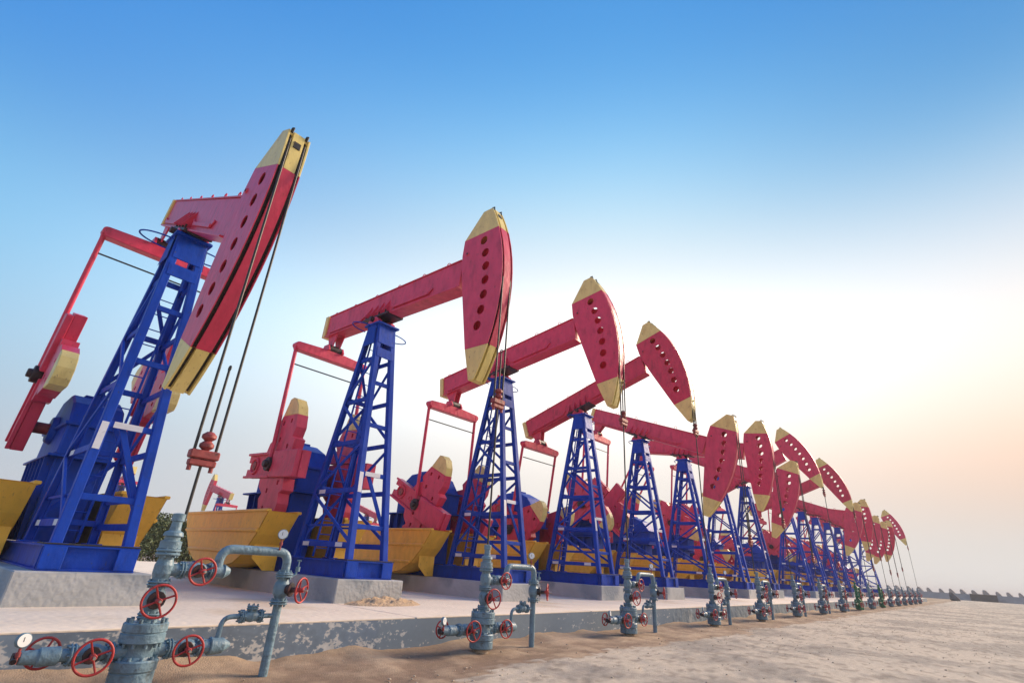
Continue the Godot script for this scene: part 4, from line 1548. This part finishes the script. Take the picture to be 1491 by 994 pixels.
func make_footings_and_pumps() -> void:
	var fm := Mb.new()
	fm.box(Vector3(-8.4, 0.5 * (FOOT_Y + PAD_Y - 0.2), 0), Vector3(9.6, FOOT_Y - PAD_Y + 0.2, 1.84), 0.018)
	var foot_mesh := fm.mesh()
	var ordinal := ["nearest", "second", "third", "fourth", "fifth", "sixth", "seventh", "eighth", "ninth", "tenth", "eleventh", "twelfth", "thirteenth", "fourteenth", "farthest"]
	var proto := make_pump()
	for k in POSES.size():
		var q: Array = POSES[k]
		var z: float = -(Z0 + STEP * q[0]) + q[3]
		var f := MeshInstance3D.new()
		f.name = numbered("concrete_footing")
		f.mesh = foot_mesh
		f.material_override = M.concrete
		f.position = Vector3(0, 0, z)
		add_child(f)
		tag(f, "grey concrete block under the %s pumpjack%s" % [ordinal[k], "" if ordinal[k] in ["nearest", "farthest"] else " from the left"], "footing", "concrete blocks under the pumpjacks")
		var p: Node3D = proto.duplicate()
		p.name = numbered("pumpjack")
		p.position = Vector3(PIVOT.x, FOOT_Y + 0.003, z)
		add_child(p)
		tag(p, q[4], "pumpjack", "row of pumpjacks on the platform")
		pose_pump(p, q[1], q[2])
		repaint(p, [{}, {M.red: M.red2}, {M.blue: M.blue2, M.guard: M.guard2}, {M.red: M.red3}, {M.red: M.red2, M.guard: M.guard2}][k % 5])
	# a second row far behind, facing the other way
	var back := [[-66.0, -27.5, 12.0, "distant pumpjack seen beside the nearest carrier bar, facing left"], [-66.0, -16.5, -15.0, "distant pumpjack seen through the nearest pumpjack's tower, facing left"], [-66.0, -33.5, -18.0, "distant pumpjack seen left of the second pumpjack's crank"], [-66.0, -50.0, 16.0, "distant pumpjack seen through the second pumpjack's tower"], [-66.0, -60.0, -10.0, "distant pumpjack seen between the second tower and the third crank"], [-66.0, -84.0, 8.0, "distant pumpjack seen through the third pumpjack's tower"], [-66.0, -122.0, -12.0, "distant pumpjack seen behind the fifth pumpjack's tower"]]
	for q in back:
		var p: Node3D = proto.duplicate()
		p.name = numbered("pumpjack")
		p.position = Vector3(q[0], 0.5, q[1])
		p.rotation.y = PI
		add_child(p)
		tag(p, q[3], "pumpjack", "distant pumpjacks behind the row")
		pose_pump(p, q[2], 1.0)
	proto.free()

func make_wells() -> void:
	var ordinal := ["nearest", "second", "third", "fourth", "fifth", "sixth", "seventh", "eighth", "ninth", "tenth", "eleventh", "twelfth", "thirteenth", "fourteenth", "fifteenth", "sixteenth", "farthest"]
	var well := make_well(M.teal)
	var green := make_well(M.green)
	for i in 17:
		var is_green := i in [8, 10]
		var w: Node3D = (green if is_green else well).duplicate()
		w.name = numbered("wellhead")
		var dz := -0.2 if i == 0 else (-0.35 if i == 3 else 0.0)
		w.position = Vector3(0.0, 0.0, -(Z0 + STEP * i) + (dz if i > 0 else 0.0))
		add_child(w)
		var paint := "green" if is_green else "grey-blue"
		var where := "%s %s wellhead with red handwheels" % [ordinal[i], paint]
		if i != 0 and i != 16:
			where += ", counted from the left"
		tag(w, where + " beside the platform", "wellhead", "wellheads in front of the pumpjacks")
	well.free()
	green.free()

func make_surroundings() -> void:
	var r := RandomNumberGenerator.new()
	r.seed = 77
	# sand heaps blown against the second footing
	var hp := Mb.new()
	heap(hp, Vector3(-3.3, PAD_Y + 0.004, -8.1), 0.55, 1.1, 0.16, 3)
	var o := part(numbered("sand_heap"), hp, M.sand, self)
	tag(o, "low heap of sand against the second concrete block", "sand")
	o.set_meta("kind", "stuff")
	# loose stones
	var st := Mb.new()
	for k in 150:
		var z := -r.randf_range(3.0, 34.0)
		var x := r.randf_range(-0.7, 7.5) if k % 3 else r.randf_range(-0.7, 1.2)
		var s := r.randf_range(0.006, 0.02) * (1.6 if k % 17 == 0 else 1.0)
		var b := Basis.from_euler(Vector3(r.randf() * TAU, r.randf() * TAU, r.randf() * TAU)).scaled(Vector3(1.0, r.randf_range(0.5, 0.8), r.randf_range(0.7, 1.2)))
		st.lathe([Vector2(0, -s), Vector2(s * 0.7, -s * 0.7), Vector2(s, 0), Vector2(s * 0.6, s * 0.8), Vector2(0, s)], Transform3D(b, Vector3(x, 0.02, z)), 6)
	var clod := Mb.new()
	for k in 1300:
		var z := -3.0 - 40.0 * pow(r.randf(), 1.7)
		var x := 0.9 + (9.0 - z * 0.12) * r.randf()
		var s := r.randf_range(0.01, 0.03)
		var b := Basis(Vector3.UP, r.randf() * TAU).scaled(Vector3(1.0, r.randf_range(0.2, 0.4), r.randf_range(0.6, 1.6)))
		clod.lathe([Vector2(0, -s), Vector2(s * 0.8, -s * 0.3), Vector2(s, 0.0), Vector2(s * 0.5, s * 0.7), Vector2(0, s * 0.8)], Transform3D(b * Basis(Vector3(1, 0, 0), -PI * 0.5), Vector3(x, 0.012, z)), 5)
	o = part("dirt_clods", clod, M.clod, self)
	tag(o, "small dry clods strewn over the crusted dirt road", "clods")
	o.set_meta("kind", "stuff")
	o = part("loose_stones", st, M.rock, self)
	tag(o, "small loose stones scattered over the sandy ground", "stones")
	o.set_meta("kind", "stuff")
	# shrubs
	make_shrub(Vector3(-36.0, 0.0, -11.6), 3.0, 1.8, 31, "dark green shrub just right of the nearest pumpjack's guard")
	make_shrub(Vector3(-37.0, 0.0, -13.6), 3.3, 1.9, 32, "tallest dark green shrub behind the nearest wellhead")
	make_shrub(Vector3(-34.0, 0.0, -9.4), 2.2, 1.5, 33, "low green shrub half hidden by the nearest pumpjack's guard")
	make_shrub(Vector3(-38.0, 0.0, -16.2), 3.0, 1.7, 34, "dark green shrub half hidden by the second pumpjack's guard")
	# sea wall at the end of the road with leaning blocks on top
	var sw := Mb.new()
	sw.prism(PackedVector2Array([Vector2(-1.6, -0.3), Vector2(1.6, -0.3), Vector2(0.7, 1.55), Vector2(-0.5, 1.55)]), Transform3D(Basis(Vector3(0, 0, 1), Vector3.UP, Vector3(-1, 0, 0)), Vector3(20.0, 0, -196.0)), -60.0, 80.0, 0.05)
	o = part(numbered("sea_wall"), sw, M.wallstone, self)
	tag(o, "long grey sea wall at the far end of the road", "wall")
	var bk := Mb.new()
	bk.prism(PackedVector2Array([Vector2(-0.75, 0.0), Vector2(0.75, 0.0), Vector2(0.5, 0.55), Vector2(-0.15, 1.35), Vector2(-0.55, 1.4), Vector2(-0.8, 0.9)]), Transform3D.IDENTITY, -0.45, 0.45, 0.06)
	var bmesh := bk.mesh()
	for k in 24:
		var x := -22.0 + k * 2.35 + r.randf_range(-0.25, 0.25)
		var sc := r.randf_range(0.72, 0.88)
		var q := again(numbered("breakwater_block"), bmesh, M.wallstone, self, Transform3D(Basis(Vector3.UP, r.randf_range(-0.4, 0.4)).scaled(Vector3.ONE * sc), Vector3(x, 1.52, -196.0)))
		tag(q, "grey leaning concrete block on the far sea wall", "concrete block", "leaning blocks along the far sea wall")
	var db := Mb.new()
	db.box(Vector3(0, 0.8, 0), Vector3(5.4, 1.6, 1.6), 0.08)
	var hut := part(numbered("dark_bunker"), db, M.darkstone, self)
	hut.position = Vector3(5.6, 0.0, -193.2)
	tag(hut, "dark low box standing against the far sea wall", "box")
	var lid := Mb.new()
	lid.box(Vector3(0, 1.66, 0), Vector3(5.7, 0.12, 1.9), 0.03)
	part("lid", lid, M.wallstone, hut)
	var rk := Mb.new()
	rk.lathe([Vector2(0, 0.0), Vector2(0.9, 0.0), Vector2(1.05, 0.4), Vector2(0.7, 1.1), Vector2(0.35, 1.7), Vector2(0.0, 1.85)], Transform3D(Basis(Vector3(0.9, 0, 0.1), Vector3(0.0, 0, -0.8), Vector3(-0.35, 1, 0)), Vector3.ZERO), 9)
	var rock := part(numbered("boulder"), rk, M.darkstone, self)
	rock.position = Vector3(1.0, -0.05, -160.0)
	tag(rock, "dark pointed boulder standing alone on the far road", "boulder")
